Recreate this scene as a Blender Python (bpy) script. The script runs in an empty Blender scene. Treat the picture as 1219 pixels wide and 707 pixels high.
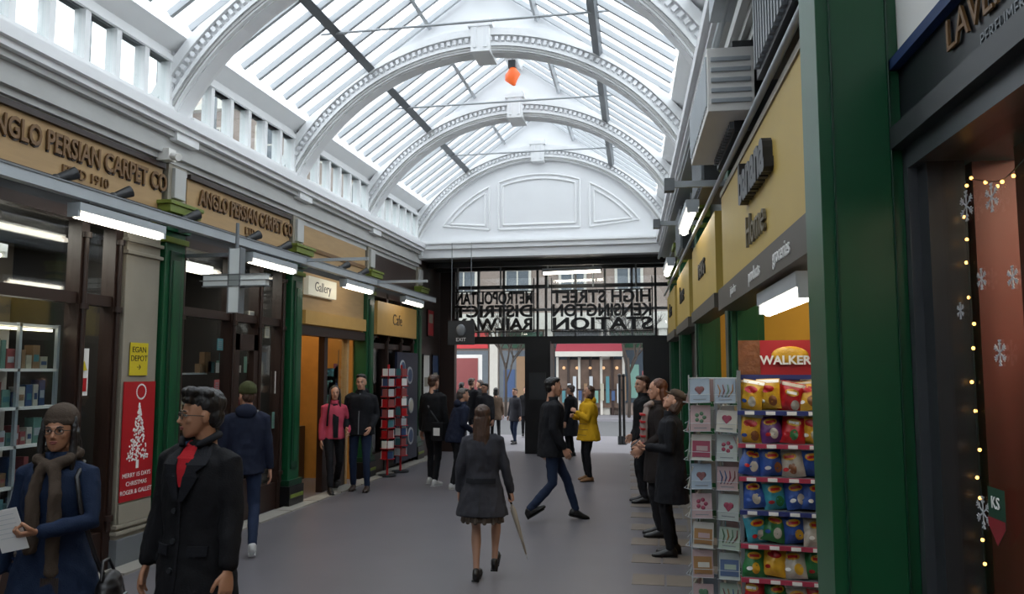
import bpy, math, random
import numpy as np
from math import sin, cos, radians, pi, sqrt, atan2
from mathutils import Vector, Matrix, noise
random.seed(7)
V=Vector
sc=bpy.context.scene
sc.view_settings.view_transform='Standard'
# ---------------------------------------------------------------- camera
TH=radians(10.75); PH=radians(5.25); F=950.0; CH=1.85
cam=bpy.data.cameras.new('camera'); camo=bpy.data.objects.new('camera',cam)
sc.collection.objects.link(camo); sc.camera=camo
camo.location=(0,0,CH); camo.rotation_euler=(pi/2+PH,0,TH)
cam.sensor_width=36; cam.lens=36*F/1219; cam.clip_end=300; cam.clip_start=.05
def ray(px,py):
    cx=(px-609.5)/F; up=(353.5-py)/F
    g=cos(PH)-up*sin(PH); z=sin(PH)+up*cos(PH)
    return V((cx*cos(TH)-g*sin(TH), cx*sin(TH)+g*cos(TH), z))
def gz(px,py,z=0):
    r=ray(px,py); t=(z-CH)/r.z; return V((r.x*t,r.y*t,z))
def gy(px,py,y):
    r=ray(px,py); t=y/r.y; return V((r.x*t,y,CH+r.z*t))
# ---------------------------------------------------------------- materials
def lin(h):
    if not isinstance(h,str): return tuple(h)
    h=h.lstrip('#'); o=[]
    for i in (0,2,4):
        c=int(h[i:i+2],16)/255
        o.append(c/12.92 if c<=.04045 else ((c+.055)/1.055)**2.4)
    return tuple(o)
MC={}
def mat(name,col,rough=.6,metal=0,var=.1,scale=6,bump=0,es=0,stretch=None,spec=.5,bscale=None):
    if name in MC: return MC[name]
    m=bpy.data.materials.new(name); m.use_nodes=True; nt=m.node_tree; N=nt.nodes; L=nt.links
    b=N['Principled BSDF']; c=lin(col)
    b.inputs['Roughness'].default_value=rough; b.inputs['Metallic'].default_value=metal
    b.inputs['Specular IOR Level'].default_value=spec
    tc=N.new('ShaderNodeTexCoord'); mp=N.new('ShaderNodeMapping'); L.new(tc.outputs['Object'],mp.inputs[0])
    if stretch: mp.inputs['Scale'].default_value=stretch
    nz=N.new('ShaderNodeTexNoise'); nz.inputs['Scale'].default_value=scale; nz.inputs['Detail'].default_value=4
    L.new(mp.outputs[0],nz.inputs['Vector'])
    mx=N.new('ShaderNodeMix'); mx.data_type='RGBA'
    mx.inputs[6].default_value=tuple(x*(1-var) for x in c)+(1,); mx.inputs[7].default_value=tuple(min(1,x*(1+var)) for x in c)+(1,)
    L.new(nz.outputs['Fac'],mx.inputs[0]); L.new(mx.outputs[2],b.inputs['Base Color'])
    if bump:
        bp=N.new('ShaderNodeBump'); bp.inputs['Strength'].default_value=bump; bp.inputs['Distance'].default_value=.01
        if bscale:
            n2=N.new('ShaderNodeTexNoise'); n2.inputs['Scale'].default_value=bscale; L.new(mp.outputs[0],n2.inputs['Vector']); L.new(n2.outputs['Fac'],bp.inputs['Height'])
        else: L.new(nz.outputs['Fac'],bp.inputs['Height'])
        L.new(bp.outputs[0],b.inputs['Normal'])
    if es:
        L.new(mx.outputs[2],b.inputs['Emission Color']); b.inputs['Emission Strength'].default_value=es
    MC[name]=m; return m
def glass(name,tint=(.92,.95,.95),gl=.09,diff=0):
    m=bpy.data.materials.new(name); m.use_nodes=True; nt=m.node_tree; N=nt.nodes; L=nt.links
    N.remove(N['Principled BSDF']); out=N['Material Output']
    t=N.new('ShaderNodeBsdfTransparent'); t.inputs[0].default_value=tint+(1,)
    g=N.new('ShaderNodeBsdfGlossy'); g.inputs['Roughness'].default_value=.03
    mx=N.new('ShaderNodeMixShader'); mx.inputs[0].default_value=gl
    L.new(t.outputs[0],mx.inputs[1]); L.new(g.outputs[0],mx.inputs[2]); o=mx
    if diff:
        d=N.new('ShaderNodeBsdfTranslucent'); d.inputs[0].default_value=(.9,.93,.95,1)
        m2=N.new('ShaderNodeMixShader'); m2.inputs[0].default_value=diff
        L.new(mx.outputs[0],m2.inputs[1]); L.new(d.outputs[0],m2.inputs[2]); o=m2
        nz=N.new('ShaderNodeTexNoise'); nz.inputs['Scale'].default_value=1.3
        mr=N.new('ShaderNodeMapRange'); mr.inputs['To Min'].default_value=diff*.5; mr.inputs['To Max'].default_value=min(1,diff*1.4)
        L.new(nz.outputs['Fac'],mr.inputs[0]); L.new(mr.outputs[0],m2.inputs[0])
    L.new(o.outputs[0],out.inputs[0]); return m
WHITE=mat('white_paint','#f0f1f2',.45,var=.04,scale=3)
WHITE2=mat('white_plaster','#ebecee',.6,var=.04,scale=2)
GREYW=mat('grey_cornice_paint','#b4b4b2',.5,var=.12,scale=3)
GREEN=mat('green_gloss_paint','#0f4a2c',.35,var=.15,scale=4)
GREEND=mat('dark_green_paint','#0b3521',.35,var=.15,scale=4)
GOLDG=mat('capital_olive_paint','#68762a',.45,var=.25,scale=12)
BROWNF=mat('fascia_wood','#a98a60',.55,var=.18,scale=3,stretch=(1,1,8))
LETTER=mat('letter_gilt','#6e4f2c',.5,var=.1)
DWOOD=mat('dark_brown_wood','#2a1a14',.4,var=.25,scale=5)
BLACK=mat('black_paint','#0c0c0e',.35,var=.2)
DGREY=mat('dark_grey_metal','#2c2e31',.4,var=.15)
MGREY=mat('mid_grey_metal','#74787c',.4,.3,var=.1)
LGREY=mat('light_grey_metal','#a7adb2',.4,.2,var=.08)
BARC=mat('glazing_bar_paint','#b6babe',.6,var=.05)
BEIGE=mat('beige_stone','#8f887a',.5,var=.12,scale=4)
YELLOW=mat('yellow_sign_board','#b29646',.5,var=.05)
YELW=mat('yellow_wall_paint','#b98c24',.6,var=.1)
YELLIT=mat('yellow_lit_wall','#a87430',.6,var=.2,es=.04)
WPAPER=mat('white_paper','#e0deda',.6,var=.04)
RED=mat('red_print','#a8141c',.45,var=.12)
BLUE=mat('blue_print','#1f3f9a',.45,var=.1)
TUBE=mat('fluorescent_tube','#fff6e4',.5,var=0,es=9)
TUBEDIM=mat('fluorescent_tube_dim','#fff2d8',.5,var=0,es=4)
WARM=mat('warm_bulb','#ffb45a',.5,var=0,es=7)
GLASS=glass('window_glass')
ROOFG=glass('roof_glass',(.9,.93,.95),.03,.42)
DARKIN=mat('dark_shop_interior','#1c1917',.8,var=.3,scale=2)
SHOPIN=mat('shop_interior_plaster','#4a443c',.8,var=.2,scale=2)

# ---------------------------------------------------------------- mesh builder
class M:
    def __init__(s,T=None): s.v=[];s.f=[];s.m=[];s.sm=[];s.mats=[];s.T=T or Matrix()
    def mi(s,mt):
        if mt not in s.mats: s.mats.append(mt)
        return s.mats.index(mt)
    def add(s,vs,fs,mt,smooth=False,T=None):
        Tm=s.T@T if T is not None else s.T
        o=len(s.v); A=np.array([tuple(v) for v in vs],dtype=float)
        R=np.array(Tm); A=A@R[:3,:3].T+R[:3,3]
        s.v.extend(A.tolist()); i=s.mi(mt)
        for f in fs: s.f.append([k+o for k in f]); s.m.append(i); s.sm.append(smooth)
    def box(s,a,b,mt,T=None):
        x0,x1=min(a[0],b[0]),max(a[0],b[0]);y0,y1=min(a[1],b[1]),max(a[1],b[1]);z0,z1=min(a[2],b[2]),max(a[2],b[2])
        vs=[(x0,y0,z0),(x1,y0,z0),(x1,y1,z0),(x0,y1,z0),(x0,y0,z1),(x1,y0,z1),(x1,y1,z1),(x0,y1,z1)]
        s.add(vs,[(0,3,2,1),(4,5,6,7),(0,1,5,4),(1,2,6,5),(2,3,7,6),(3,0,4,7)],mt,T=T)
    def quad(s,vs,mt,T=None): s.add(vs,[tuple(range(len(vs)))],mt,T=T)
    def tube(s,pts,rads,mt,n=10,T=None,flat=1,caps=True):
        a=tubev(pts,rads,n,flat); s.add(a[0],a[1],mt,True,T)
    def cyl(s,a,b,r,mt,n=12,T=None,r2=None):
        a=V(a);b=V(b);d=(b-a).normalized(); u=d.orthogonal().normalized(); w=d.cross(u); r2=r if r2 is None else r2
        vs=[a+(u*cos(2*pi*k/n)+w*sin(2*pi*k/n))*r for k in range(n)]+[b+(u*cos(2*pi*k/n)+w*sin(2*pi*k/n))*r2 for k in range(n)]
        s.add(vs,[(k,(k+1)%n,n+(k+1)%n,n+k) for k in range(n)],mt,True,T)
        s.add(vs,[tuple(range(n-1,-1,-1)),tuple(range(n,2*n))],mt,False,T)
    def ell(s,c,r,mt,n=12,T=None):
        a=ellv(c,r,n); s.add(a[0],a[1],mt,True,T)
    def text(s,txt,size,T,mt,ext=.01,sx=1,align='CENTER',bold=0):
        cu=bpy.data.curves.new('t','FONT'); cu.body=txt; cu.size=size; cu.extrude=ext; cu.align_x=align; cu.align_y='CENTER'; cu.offset=bold; cu.resolution_u=3
        o=bpy.data.objects.new('t',cu); sc.collection.objects.link(o)
        dg=bpy.context.evaluated_depsgraph_get(); me=o.evaluated_get(dg).to_mesh()
        vs=[(v.co.x*sx,v.co.y,v.co.z) for v in me.vertices]; fs=[tuple(p.vertices) for p in me.polygons]
        o.evaluated_get(dg).to_mesh_clear(); bpy.data.objects.remove(o); bpy.data.curves.remove(cu)
        if vs: s.add(vs,fs,mt,False,T)
    def done(s,name,bevel=0,parent=None):
        me=bpy.data.meshes.new(name); me.from_pydata(s.v,[],s.f)
        for m in s.mats: me.materials.append(m)
        me.polygons.foreach_set('material_index',s.m); me.polygons.foreach_set('use_smooth',s.sm); me.update()
        o=bpy.data.objects.new(name,me); sc.collection.objects.link(o)
        if bevel:
            b=o.modifiers.new('b','BEVEL'); b.width=bevel; b.segments=2; b.limit_method='ANGLE'
        if parent: o.parent=parent
        return o
def frame(o,x,y):
    x=V(x).normalized();y=V(y).normalized();z=x.cross(y)
    m=Matrix((x,y,z)).transposed().to_4x4(); m.translation=V(o); return m
def tubev(pts,rads,n=10,flat=1):
    pts=[V(p) for p in pts]
    rads=list(rads); 
    d0=(pts[0]-pts[1]).normalized(); d1=(pts[-1]-pts[-2]).normalized()
    P=[pts[0]+d0*rads[0]*.55,pts[0]+d0*rads[0]*.3]+pts+[pts[-1]+d1*rads[-1]*.3,pts[-1]+d1*rads[-1]*.55]
    R=[rads[0]*.35,rads[0]*.78]+rads+[rads[-1]*.78,rads[-1]*.35]
    vs=[];fs=[];u=None
    for i,p in enumerate(P):
        d=(P[min(i+1,len(P)-1)]-P[max(i-1,0)]).normalized()
        u=d.orthogonal().normalized() if u is None else (u-d*u.dot(d)).normalized()
        w=d.cross(u)
        for k in range(n):
            t=2*pi*k/n; vs.append(p+(u*cos(t)+w*sin(t)*flat)*R[i])
    for i in range(len(P)-1):
        for k in range(n): fs.append((i*n+k,i*n+(k+1)%n,(i+1)*n+(k+1)%n,(i+1)*n+k))
    fs.append(tuple(range(n-1,-1,-1))); fs.append(tuple(range((len(P)-1)*n,len(P)*n)))
    return vs,fs
def ellv(c,r,n=12):
    vs=[];fs=[];h=n//2+1
    for i in range(1,h):
        ph=pi*i/h
        for k in range(n):
            t=2*pi*k/n; vs.append((c[0]+r[0]*sin(ph)*cos(t),c[1]+r[1]*sin(ph)*sin(t),c[2]+r[2]*cos(ph)))
    vs.append((c[0],c[1],c[2]+r[2])); vs.append((c[0],c[1],c[2]-r[2])); T=len(vs)-2;B=T+1
    for i in range(h-2):
        for k in range(n): fs.append((i*n+k,(i+1)*n+k,(i+1)*n+(k+1)%n,i*n+(k+1)%n))
    for k in range(n): fs.append((T,k,(k+1)%n)); fs.append((B,(h-2)*n+(k+1)%n,(h-2)*n+k))
    return vs,fs
def loft(rings,n=20):
    """rings: (cx,cy,cz,a,b)"""
    vs=[];fs=[]
    for (cx,cy,cz,a,b) in rings:
        for k in range(n):
            t=2*pi*k/n; vs.append((cx+a*cos(t),cy+b*sin(t),cz))
    for i in range(len(rings)-1):
        for k in range(n): fs.append((i*n+k,i*n+(k+1)%n,(i+1)*n+(k+1)%n,(i+1)*n+k))
    fs.append(tuple(range(n-1,-1,-1))); fs.append(tuple(range((len(rings)-1)*n,len(rings)*n)))
    return vs,fs
def remesh(parts,vox,it=4,fold=0,fs=(7,7,3)):
    vs=[];fc=[]
    for v,f in parts:
        o=len(vs); vs+= [tuple(p) for p in v]; fc+=[[k+o for k in q] for q in f]
    me=bpy.data.meshes.new('r'); me.from_pydata(vs,[],fc)
    ob=bpy.data.objects.new('r',me); sc.collection.objects.link(ob)
    m=ob.modifiers.new('r','REMESH'); m.mode='VOXEL'; m.voxel_size=vox
    m=ob.modifiers.new('s','SMOOTH'); m.factor=.5; m.iterations=it
    dg=bpy.context.evaluated_depsgraph_get(); e=ob.evaluated_get(dg); q=e.to_mesh()
    A=np.empty(len(q.vertices)*3); q.vertices.foreach_get('co',A); A=A.reshape(-1,3)
    faces=[tuple(p.vertices) for p in q.polygons]
    if fold:
        for i,vv in enumerate(q.vertices):
            c=vv.co; a=noise.noise(V((c.x*fs[0],c.y*fs[1],c.z*fs[2])))+.5*noise.noise(V((c.x*fs[0]*2.3+5,c.y*fs[1]*2.3,c.z*fs[2]*3)))
            A[i]+=np.array(vv.normal)*a*fold
    e.to_mesh_clear(); bpy.data.objects.remove(ob); bpy.data.meshes.remove(me)
    return A,faces

# ================================================================ ROOM
XL=-5.1
def XR(y): return .80-.043*y
RW=Matrix.Translation((.80,0,0))@Matrix.Rotation(math.atan(.043),4,'Z')
AY=[16.2-2.88*k for k in range(8)]
SPR=4.5; APX=6.2
# floor
fm=mat('floor_asphalt','#615e63',.38,var=.14,scale=1.6,bump=.08,bscale=60)
m=M(); m.box((-9,-4.5,-.1),(5,18.3,0),fm); m.done('floor')
tm=mat('beige_floor_tile','#6f655c',.45,var=.15)
m=M()
for k in range(20):
    y=1.6+k*.8; x=XR(y)
    m.box((x-.8,y,0.0),(x-.52,y+.36,.004),tm); m.box((x-.5,y,0.0),(x-.16,y+.36,.004),tm)
    m.box((x-.14,y,0.0),(x+.2,y+.76,.004),tm)
m.done('floor_tile_border')
km=mat('pale_kerb_stone','#8f8b84',.6,var=.1)
m=M(); 
for k in range(20): m.box((XL+.02,k*.83,0),(XL+.27,k*.83+.8,.02),km)
m.done('trim_1')
# arches
def arch(y,name,solid=False):
    xr=XR(y); xc=(XL+xr)/2; hw=(xr-XL)/2; rise=APX-SPR; R=(hw*hw+rise*rise)/(2*rise); zc=APX-R
    a0=math.asin(hw/R); n=56
    m=M()
    def band(r0,r1,y0,y1,mt):
        vs=[];fs=[]
        for i in range(n+1):
            t=-a0*1.0+2*a0*i/n
            for r,yy in ((r0,y0),(r1,y0),(r1,y1),(r0,y1)): vs.append((xc+r*sin(t),yy,zc+r*cos(t)))
        for i in range(n):
            for k in range(4): fs.append((i*4+k,i*4+(k+1)%4,(i+1)*4+(k+1)%4,(i+1)*4+k))
        fs+= [(3,2,1,0),(n*4,n*4+1,n*4+2,n*4+3)]
        m.add(vs,fs,mt)
    band(R,R+.24,y-.14,y+.14,WHITE)
    band(R+.06,R+.10,y-.17,y+.17,WHITE)
    band(R+.20,R+.30,y-.20,y+.20,WHITE)
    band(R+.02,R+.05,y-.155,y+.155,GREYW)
    nd=84
    for i in range(nd):
        t=-a0+2*a0*(i+.5)/nd
        T=Matrix.Translation((xc+(R+.155)*sin(t),y,zc+(R+.155)*cos(t)))@Matrix.Rotation(t,4,'Y')
        m.box((-.022,-.185,-.03),(.022,.185,.03),WHITE2,T=T)
    for i in range(22):
        t=-a0+2*a0*(i+.5)/22
        T=Matrix.Translation((xc+R*sin(t),y,zc+R*cos(t)))@Matrix.Rotation(t,4,'Y')
        m.box((-.17,-.09,-.012),(.17,.09,.01),WHITE2,T=T)
    ridge=7.2; eave=5.3
    vs=[];fs=[]
    for i in range(n+1):
        t=-a0+2*a0*i/n; x=xc+(R+.28)*sin(t); z=zc+(R+.28)*cos(t); x=max(XL,min(xr,x))
        zr=ridge-(ridge-eave)*abs(x-xc)/hw
        zt=max(z,zr)
        for yy in (y-.1,y+.1): vs+= [(x,yy,z),(x,yy,zt)]
    for i in range(n):
        a=i*4;b=a+4
        fs+=[(a,b,b+1,a+1),(a+2,a+3,b+3,b+2),(a+1,b+1,b+3,a+3)]
    m.add(vs,fs,WHITE2)
    m.box((xc-.13,y-.26,APX-.05),(xc+.13,y+.26,APX+.42),WHITE); m.box((xc-.17,y-.28,APX+.3),(xc+.17,y+.28,APX+.38),WHITE)
    for s in (-1,1): m.box((xc+s*.07-.02,y-.28,APX),(xc+s*.07+.02,y+.28,APX+.28),WHITE2)
    for x,s in ((XL,1),(xr,-1)):
        m.box((x-s*.15,y-.2,SPR-.25),(x+s*.14,y+.2,SPR+.02),WHITE)
        m.box((x-s*.15,y-.16,SPR-.02),(x+s*.03,y+.16,5.5),WHITE)
    if solid:
        vs=[];fs=[]
        for i in range(n+1):
            t=-a0+2*a0*i/n; x=xc+(R+.05)*sin(t); z=zc+(R+.05)*cos(t)
            vs+= [(x,y-.05,SPR-.1),(x,y-.05,z),(x,y+.05,SPR-.1),(x,y+.05,z)]
        for i in range(n): a=i*4; b=a+4; fs+=[(a,b,b+1,a+1),(a+2,a+3,b+3,b+2)]
        m.add(vs,fs,WHITE2)
        def outline(pts,r=.022):
            for i in range(len(pts)):
                p=pts[i];q=pts[(i+1)%len(pts)]
                m.cyl((p[0],y-.06,p[1]),(q[0],y-.06,q[1]),r,WHITE,8)
        for off in (0,.09):
            pts=[(xc-.85+off,SPR+.28+off)]
            for i in range(13):
                x=xc-.85+off+(1.7-2*off)*i/12; pts.append((x,zc+sqrt((R-.28-off)**2-(x-xc)**2)))
            pts.append((xc+.85-off,SPR+.28+off)); outline(pts)
            for s in (-1,1):
                x0=1.05+off; x1=hw-.55-off*1.6; pts=[(xc+s*x0,SPR+.28+off)]
                for i in range(11):
                    x=x0+(x1-x0)*i/10; pts.append((xc+s*x,max(SPR+.28+off,zc+sqrt((R-.28-off)**2-x*x))))
                outline(pts)
        m.box((XL-.1,y-.22,SPR-.12),(xr+.1,y+.1,SPR+.06),WHITE); m.box((XL-.1,y-.16,SPR-.3),(xr+.1,y+.1,SPR-.1),WHITE2)
        m.box((XL-.1,y-.26,SPR-.02),(xr+.1,y+.1,SPR+.02),WHITE)
    m.done(name)
for i,y in enumerate(AY): arch(y,'wall_far' if i==0 else 'roof_arch',i==0)
# roof glazing + bars
ridge=7.2;eave=5.3
mg=M();mb=M()
for i in range(len(AY)-1):
    ya,yb=AY[i+1],AY[i]
    for s in (-1,1):
        def pt(y,f,dz=0):
            xr=XR(y); xc=(XL+xr)/2; hw=(xr-XL)/2
            return V((xc+s*hw*(1-f),y,eave+(ridge-eave)*f+dz))
        mg.quad([pt(ya,.0,.03),pt(yb,.0,.03),pt(yb,1,.03),pt(ya,1,.03)],ROOFG)
        nb=8
        for k in range(nb):
            y=ya+(yb-ya)*(k+.5)/nb
            a=pt(y,.08);b=pt(y,1)
            d=(b-a).normalized(); T=frame(a,d,(0,1,0)); mb.box((0,-.024,-.045),((b-a).length,.024,.03),BARC,T=T)
        for f,w,mt in ((.02,.16,WHITE),(.42,.055,MGREY),(.72,.025,BARC),(.985,.1,WHITE)):
            a=pt(ya,f,-.06);b=pt(yb,f,-.06); d=(b-a).normalized(); up=(pt(ya,1)-pt(ya,0)).normalized()
            T=frame(a,d,up); mb.box((0,-w,-.04),((b-a).length,w,.03),mt,T=T)
    mb.cyl((XL+.9,(ya+yb)/2,6.02),(XR((ya+yb)/2)-.9,(ya+yb)/2,6.02),.016,BARC,8)
mg.done('roof_glazing'); mb.done('roof_frame')
p=gy(610,90,12.2); m=M(); OR=mat('orange_lantern','#d8602a',.5,var=.2,es=.5)
m.cyl((p.x,12.2,p.z+.1),(p.x,12.2,7.0),.008,MGREY,6); m.box((p.x-.06,12.14,p.z+.12),(p.x+.06,12.26,p.z+.24),DGREY)
m.tube([(p.x,12.2,p.z+.12),(p.x+.02,12.2,p.z+.03),(p.x-.02,12.2,p.z-.07),(p.x+.03,12.2,p.z-.15)],[.05,.11,.10,.03],OR,12); m.ell((p.x-.07,12.2,p.z-.02),(.05,.05,.08),OR); m.done('orange_hanging_lantern')
def clere(name,T,y0,y1):
    m=M(T)
    m.box((-.02,y0,SPR),(.1,y1,4.6),WHITE); m.box((-.02,y0,5.1),(.1,y1,5.42),WHITE); m.box((-.06,y0,5.1),(.1,y1,5.16),WHITE); m.box((-.08,y0,4.56),(.1,y1,4.61),WHITE)
    n=6
    for k in range(n+1):
        y=y0+(y1-y0)*k/n; m.box((-.04,y-.035,4.6),(.08,y+.035,5.1),WHITE)
    m.box((0,y0,4.6),(.02,y1,5.1),GLASS)
    m.done(name)
LW=Matrix.Translation((XL,0,0))@Matrix.Scale(-1,4,(1,0,0))
for i in range(len(AY)-1):
    clere('window_%d'%(i+1),LW,AY[i+1]+.18,AY[i]-.18)
    clere('window_%d'%(i+11),RW,AY[i+1]+.18,AY[i]-.18)
m=M(); EX=mat('outside_brick','#6f6d6a',.8,var=.2,scale=3)
m.box((XL-3.2,-4,3.4),(XL-2.8,17,6.0),EX)
for k in range(14): m.cyl((XL-2,-3+k*1.45,3.5),(XL-2,-3+k*1.45,7),.04,MGREY,8)
m.cyl((XL-2,-4,5.5),(XL-2,16,5.5),.04,MGREY,8); m.done('roof_scaffolding')
def entab(name,T):
    m=M(T)
    for z0,z1,x in ((4.40,4.5,-.22),(4.34,4.40,-.17),(4.28,4.34,-.11),(4.16,4.28,-.05),(4.08,4.16,-.09),(4.02,4.08,-.04)):
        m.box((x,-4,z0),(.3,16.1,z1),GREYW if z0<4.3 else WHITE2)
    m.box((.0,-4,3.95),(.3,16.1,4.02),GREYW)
    m.done(name)
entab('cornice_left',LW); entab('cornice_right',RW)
m=M(); 
m.box((XL-.3,-4,3.3),(XL-.12,16.1,4.0),DGREY); m.box((-7.6,-4,0),(-7.4,18.2,4.0),SHOPIN)
m.box((-7.5,-4,3.28),(XL-.15,16.1,3.34),DARKIN)
for y in AY: m.box((-7.5,y-.06,0),(XL-.1,y+.06,3.3),DARKIN)
m.done('wall_left')
m=M(RW)
m.box((.16,-4,3.25),(.4,16.1,4.0),DGREY); m.box((2.6,-4,0),(2.8,18.2,4.0),YELW); m.box((.2,-4,3.2),(2.7,16.1,3.27),DARKIN)
for y in (3.05,6.6,9.6,12.6,15.6): m.box((.15,y-.05,0),(2.6,y+.05,3.2),SHOPIN if y<3.7 else YELW)
m.box((.15,10,0),(.2,16.1,3.3),DWOOD)
m.done('wall_right')
m=M(); m.box((-7.5,-4.3,0),(3.5,-4.1,7.3),WHITE2); m.done('wall_back_added')  # unseen wall added behind the camera to close off light; the arcade continues
def pil(y):
    m=M(LW)
    m.box((-.04,y-.17,0),(.2,y+.17,3.3),GREEN); m.box((-.06,y-.1,.5),(.1,y+.1,3.1),GREEND)
    m.box((-.07,y-.06,.6),(.1,y+.06,3.0),GREEN)
    m.box((-.1,y-.22,0),(.2,y+.22,.28),BLACK); m.box((-.08,y-.2,.28),(.2,y+.2,.36),GREEND); m.box((-.07,y-.19,.12),(-.11,y+.19,.17),GOLDG)
    for z0,z1,o in ((3.18,3.24,.03),(3.3,3.36,.04),(3.36,3.48,.07),(3.48,3.56,.11),(3.56,3.6,.13)):
        m.box((-.04-o,y-.17-o,z0),(.2,y+.17+o,z1),GOLDG if z0!=3.3 else GREEN)
    for k in range(5): m.ell((-.12,y-.16+k*.08,3.42),(.03,.03,.05),GOLDG,8)
    m.box((-.03,y-.16,3.6),(.2,y+.16,4.05),BEIGE); m.box((-.07,y-.1,3.66),(0,y+.1,3.98),GREYW)
    m.done('pilaster',.006)
for y in AY[:-1]: pil(y)
for y in (6.6,9.6,12.6,15.6):
    m=M(RW); w=.15
    m.box((0,y-w,0),(.25,y+w,4.0),GREEN); m.box((-.02,y-.09,.4),(.05,y+.09,3.3),GREEND); m.box((.04,y-w-.015,.3),(.2,y-w,3.5),GREEN)
    m.box((-.05,y-w-.04,0),(.27,y+w+.04,.3),GREEND)
    for z0,z1,o in ((3.5,3.56,.03),(3.62,3.72,.06),(3.72,3.8,.1)): m.box((-o,y-w-o,z0),(.25,y+w+o,z1),GOLDG)
    m.done('pilaster',.006)
m=M(RW); m.box((-.16,2.76,0),(.10,3.0,4.0),GREEN); m.box((-.12,2.745,.1),(-.115,2.765,4),GREEND); m.box((-.115,2.75,.25),(.06,2.765,3.95),GREEN); m.box((.06,2.745,.1),(.065,2.765,4),GREEND); m.box((-.18,2.74,0),(.12,3.0,.25),GREEND); m.done('pilaster',.005)
m=M(); PB=mat('passage_ceiling_board','#4c4a45',.6,var=.15)
m.box((XL-.2,16.3,4.22),(1.2,18.4,4.4),PB)
for y in (16.9,17.6): m.box((XL,y,4.1),(1.1,y+.1,4.22),DGREY)
m.box((-7.6,16.25,4.38),(2.8,18.4,4.6),DGREY)
m.done('ceiling')
m=M(); m.box((XL-.25,16.3,0),(XL-.02,18.2,4.25),DWOOD)
m.box((.17,16.3,0),(.4,18.2,4.25),DWOOD)
m.done('wall_passage')

# ================================================================ LEFT SHOPS
def TL(y,z,x=XL): return frame((x,y,z),(0,1,0),(0,0,1))
def TRt(y,z,x=0): return RW@frame((x,y,z),(0,-1,0),(0,0,1))
def fascia(y0,y1,line2):
    m=M(); m.box((XL-.1,y0,3.48),(XL+.0,y1,3.98),BROWNF)
    for a,b in ((3.46,3.5),(3.94,3.99)): m.box((XL-.1,y0,a),(XL+.04,y1,b),DWOOD)
    sx=(y1-y0)/3.05*.88; yc=(y0+y1)/2+.13
    m.text('ANGLO PERSIAN CARPET CO',.245,TL(yc+.012,3.768,XL+.006),DWOOD,.006,sx=sx,bold=.006)  # dark copy offset behind the letters, painted as their cast shadow
    m.text('ANGLO PERSIAN CARPET CO',.245,TL(yc,3.78,XL+.022),LETTER,.008,sx=sx,bold=.005)
    m.text(line2,.13,TL(yc,3.58,XL+.012),LETTER,.008)
    m.done('shop_fascia_sign')
fascia(4.85,7.34,'ESTD 1910'); fascia(7.78,10.22,'LTD'); fascia(1.97,4.5,'LTD')
m=M(); m.box((XL-.1,10.66,3.48),(XL,13.1,3.95),BROWNF); m.box((XL-.1,13.54,3.48),(XL,16,3.95),DWOOD); m.box((XL-.02,10.66,3.6),(XL+.02,13.1,3.66),LETTER); m.done('shop_fascia_board')

def shopfront(y0,y1,posts,name,riser=.35,transom=2.5,doors=()):
    m=M(); x=XL-.12
    m.box((x-.05,y0,0),(x+.06,y1,riser),DWOOD)
    m.box((x-.05,y0,transom-.05),(x+.06,y1,transom+.05),DWOOD); m.box((x-.05,y0,3.2),(x+.08,y1,3.3),DWOOD)
    for p in posts:
        m.box((x-.06,p-.05,0),(x+.08,p+.05,3.3),DWOOD); m.cyl((x+.09,p,riser),(x+.09,p,3.1),.025,DWOOD,8)
        for z in (riser+.1,2.4,3.05): m.cyl((x+.09,p,z),(x+.09,p,z+.05),.045,DWOOD,10)
    m.box((x-.01,y0,riser),(x+.01,y1,3.2),GLASS)
    for d0,d1 in doors:
        for a,b,c,d in ((d0,d1,.0,.5),(d0,d1,2.1,2.3),(d0,d0+.1,0,2.3),(d1-.1,d1,0,2.3)): m.box((x+.02,a,c),(x+.09,b,d),DWOOD)
        m.cyl((x+.14,d1-.06,.95),(x+.14,d1-.06,1.35),.015,LGREY,8)
    return m
m=shopfront(4.9,6.82,(4.95,5.3,6.32,6.78),'a'); m.done('shopfront')
m=shopfront(7.76,10.24,(7.82,8.9,9.55,10.18),'b',doors=((8.95,9.5),)); m.done('shopfront')
m=shopfront(1.98,4.5,(2.1,3.3,4.4),'c'); m.done('shopfront')
m=shopfront(13.54,16,(13.6,14.4,15.2,15.95),'d',transom=2.3); m.done('shopfront')
m=M(); m.box((XL-.2,6.84,0),(XL+.0,7.36,3.3),BEIGE)
for z in (.3,.36,2.98,3.1): m.box((XL-.2,6.82,z),(XL+.03,7.38,z+.035),BEIGE)
m.box((XL-.2,6.82,0),(XL+.04,7.38,.26),MGREY)
m.done('stone_pier',.005)
def poster(name,y0,y1,z0,z1,col,x=XL+.01,border=None):
    m=M(); m.box((x,y0,z0),(x+.008,y1,z1),col)
    if border: 
        for a in ((y0,y1,z0,z0+.02),(y0,y1,z1-.02,z1),(y0,y0+.02,z0,z1),(y1-.02,y1,z0,z1)): m.box((x,a[0],a[2]),(x+.016,a[1],a[3]),border)
    return m
YP=mat('yellow_paper','#c8b41c',.6,var=.05)
m=poster('p',6.93,7.2,1.8,2.12,YP); 
for k,s in enumerate(('EGAN','DEPOT','→')): m.text(s,.08,TL(7.065,2.05-k*.085,XL+.019),BLACK,.001)
m.done('yellow_notice')
m=poster('p',6.86,7.34,.6,1.74,RED)
X=XL+.019
for k in range(230):
    t=random.random(); z=.98+t*.55; w=(1-t)*.17
    y=7.1+random.uniform(-w,w); m.ell((X,y,z),(.003,.011,.011),WPAPER,6)
m.box((X,7.08,.9),(X+.002,7.12,.98),WPAPER)
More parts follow.
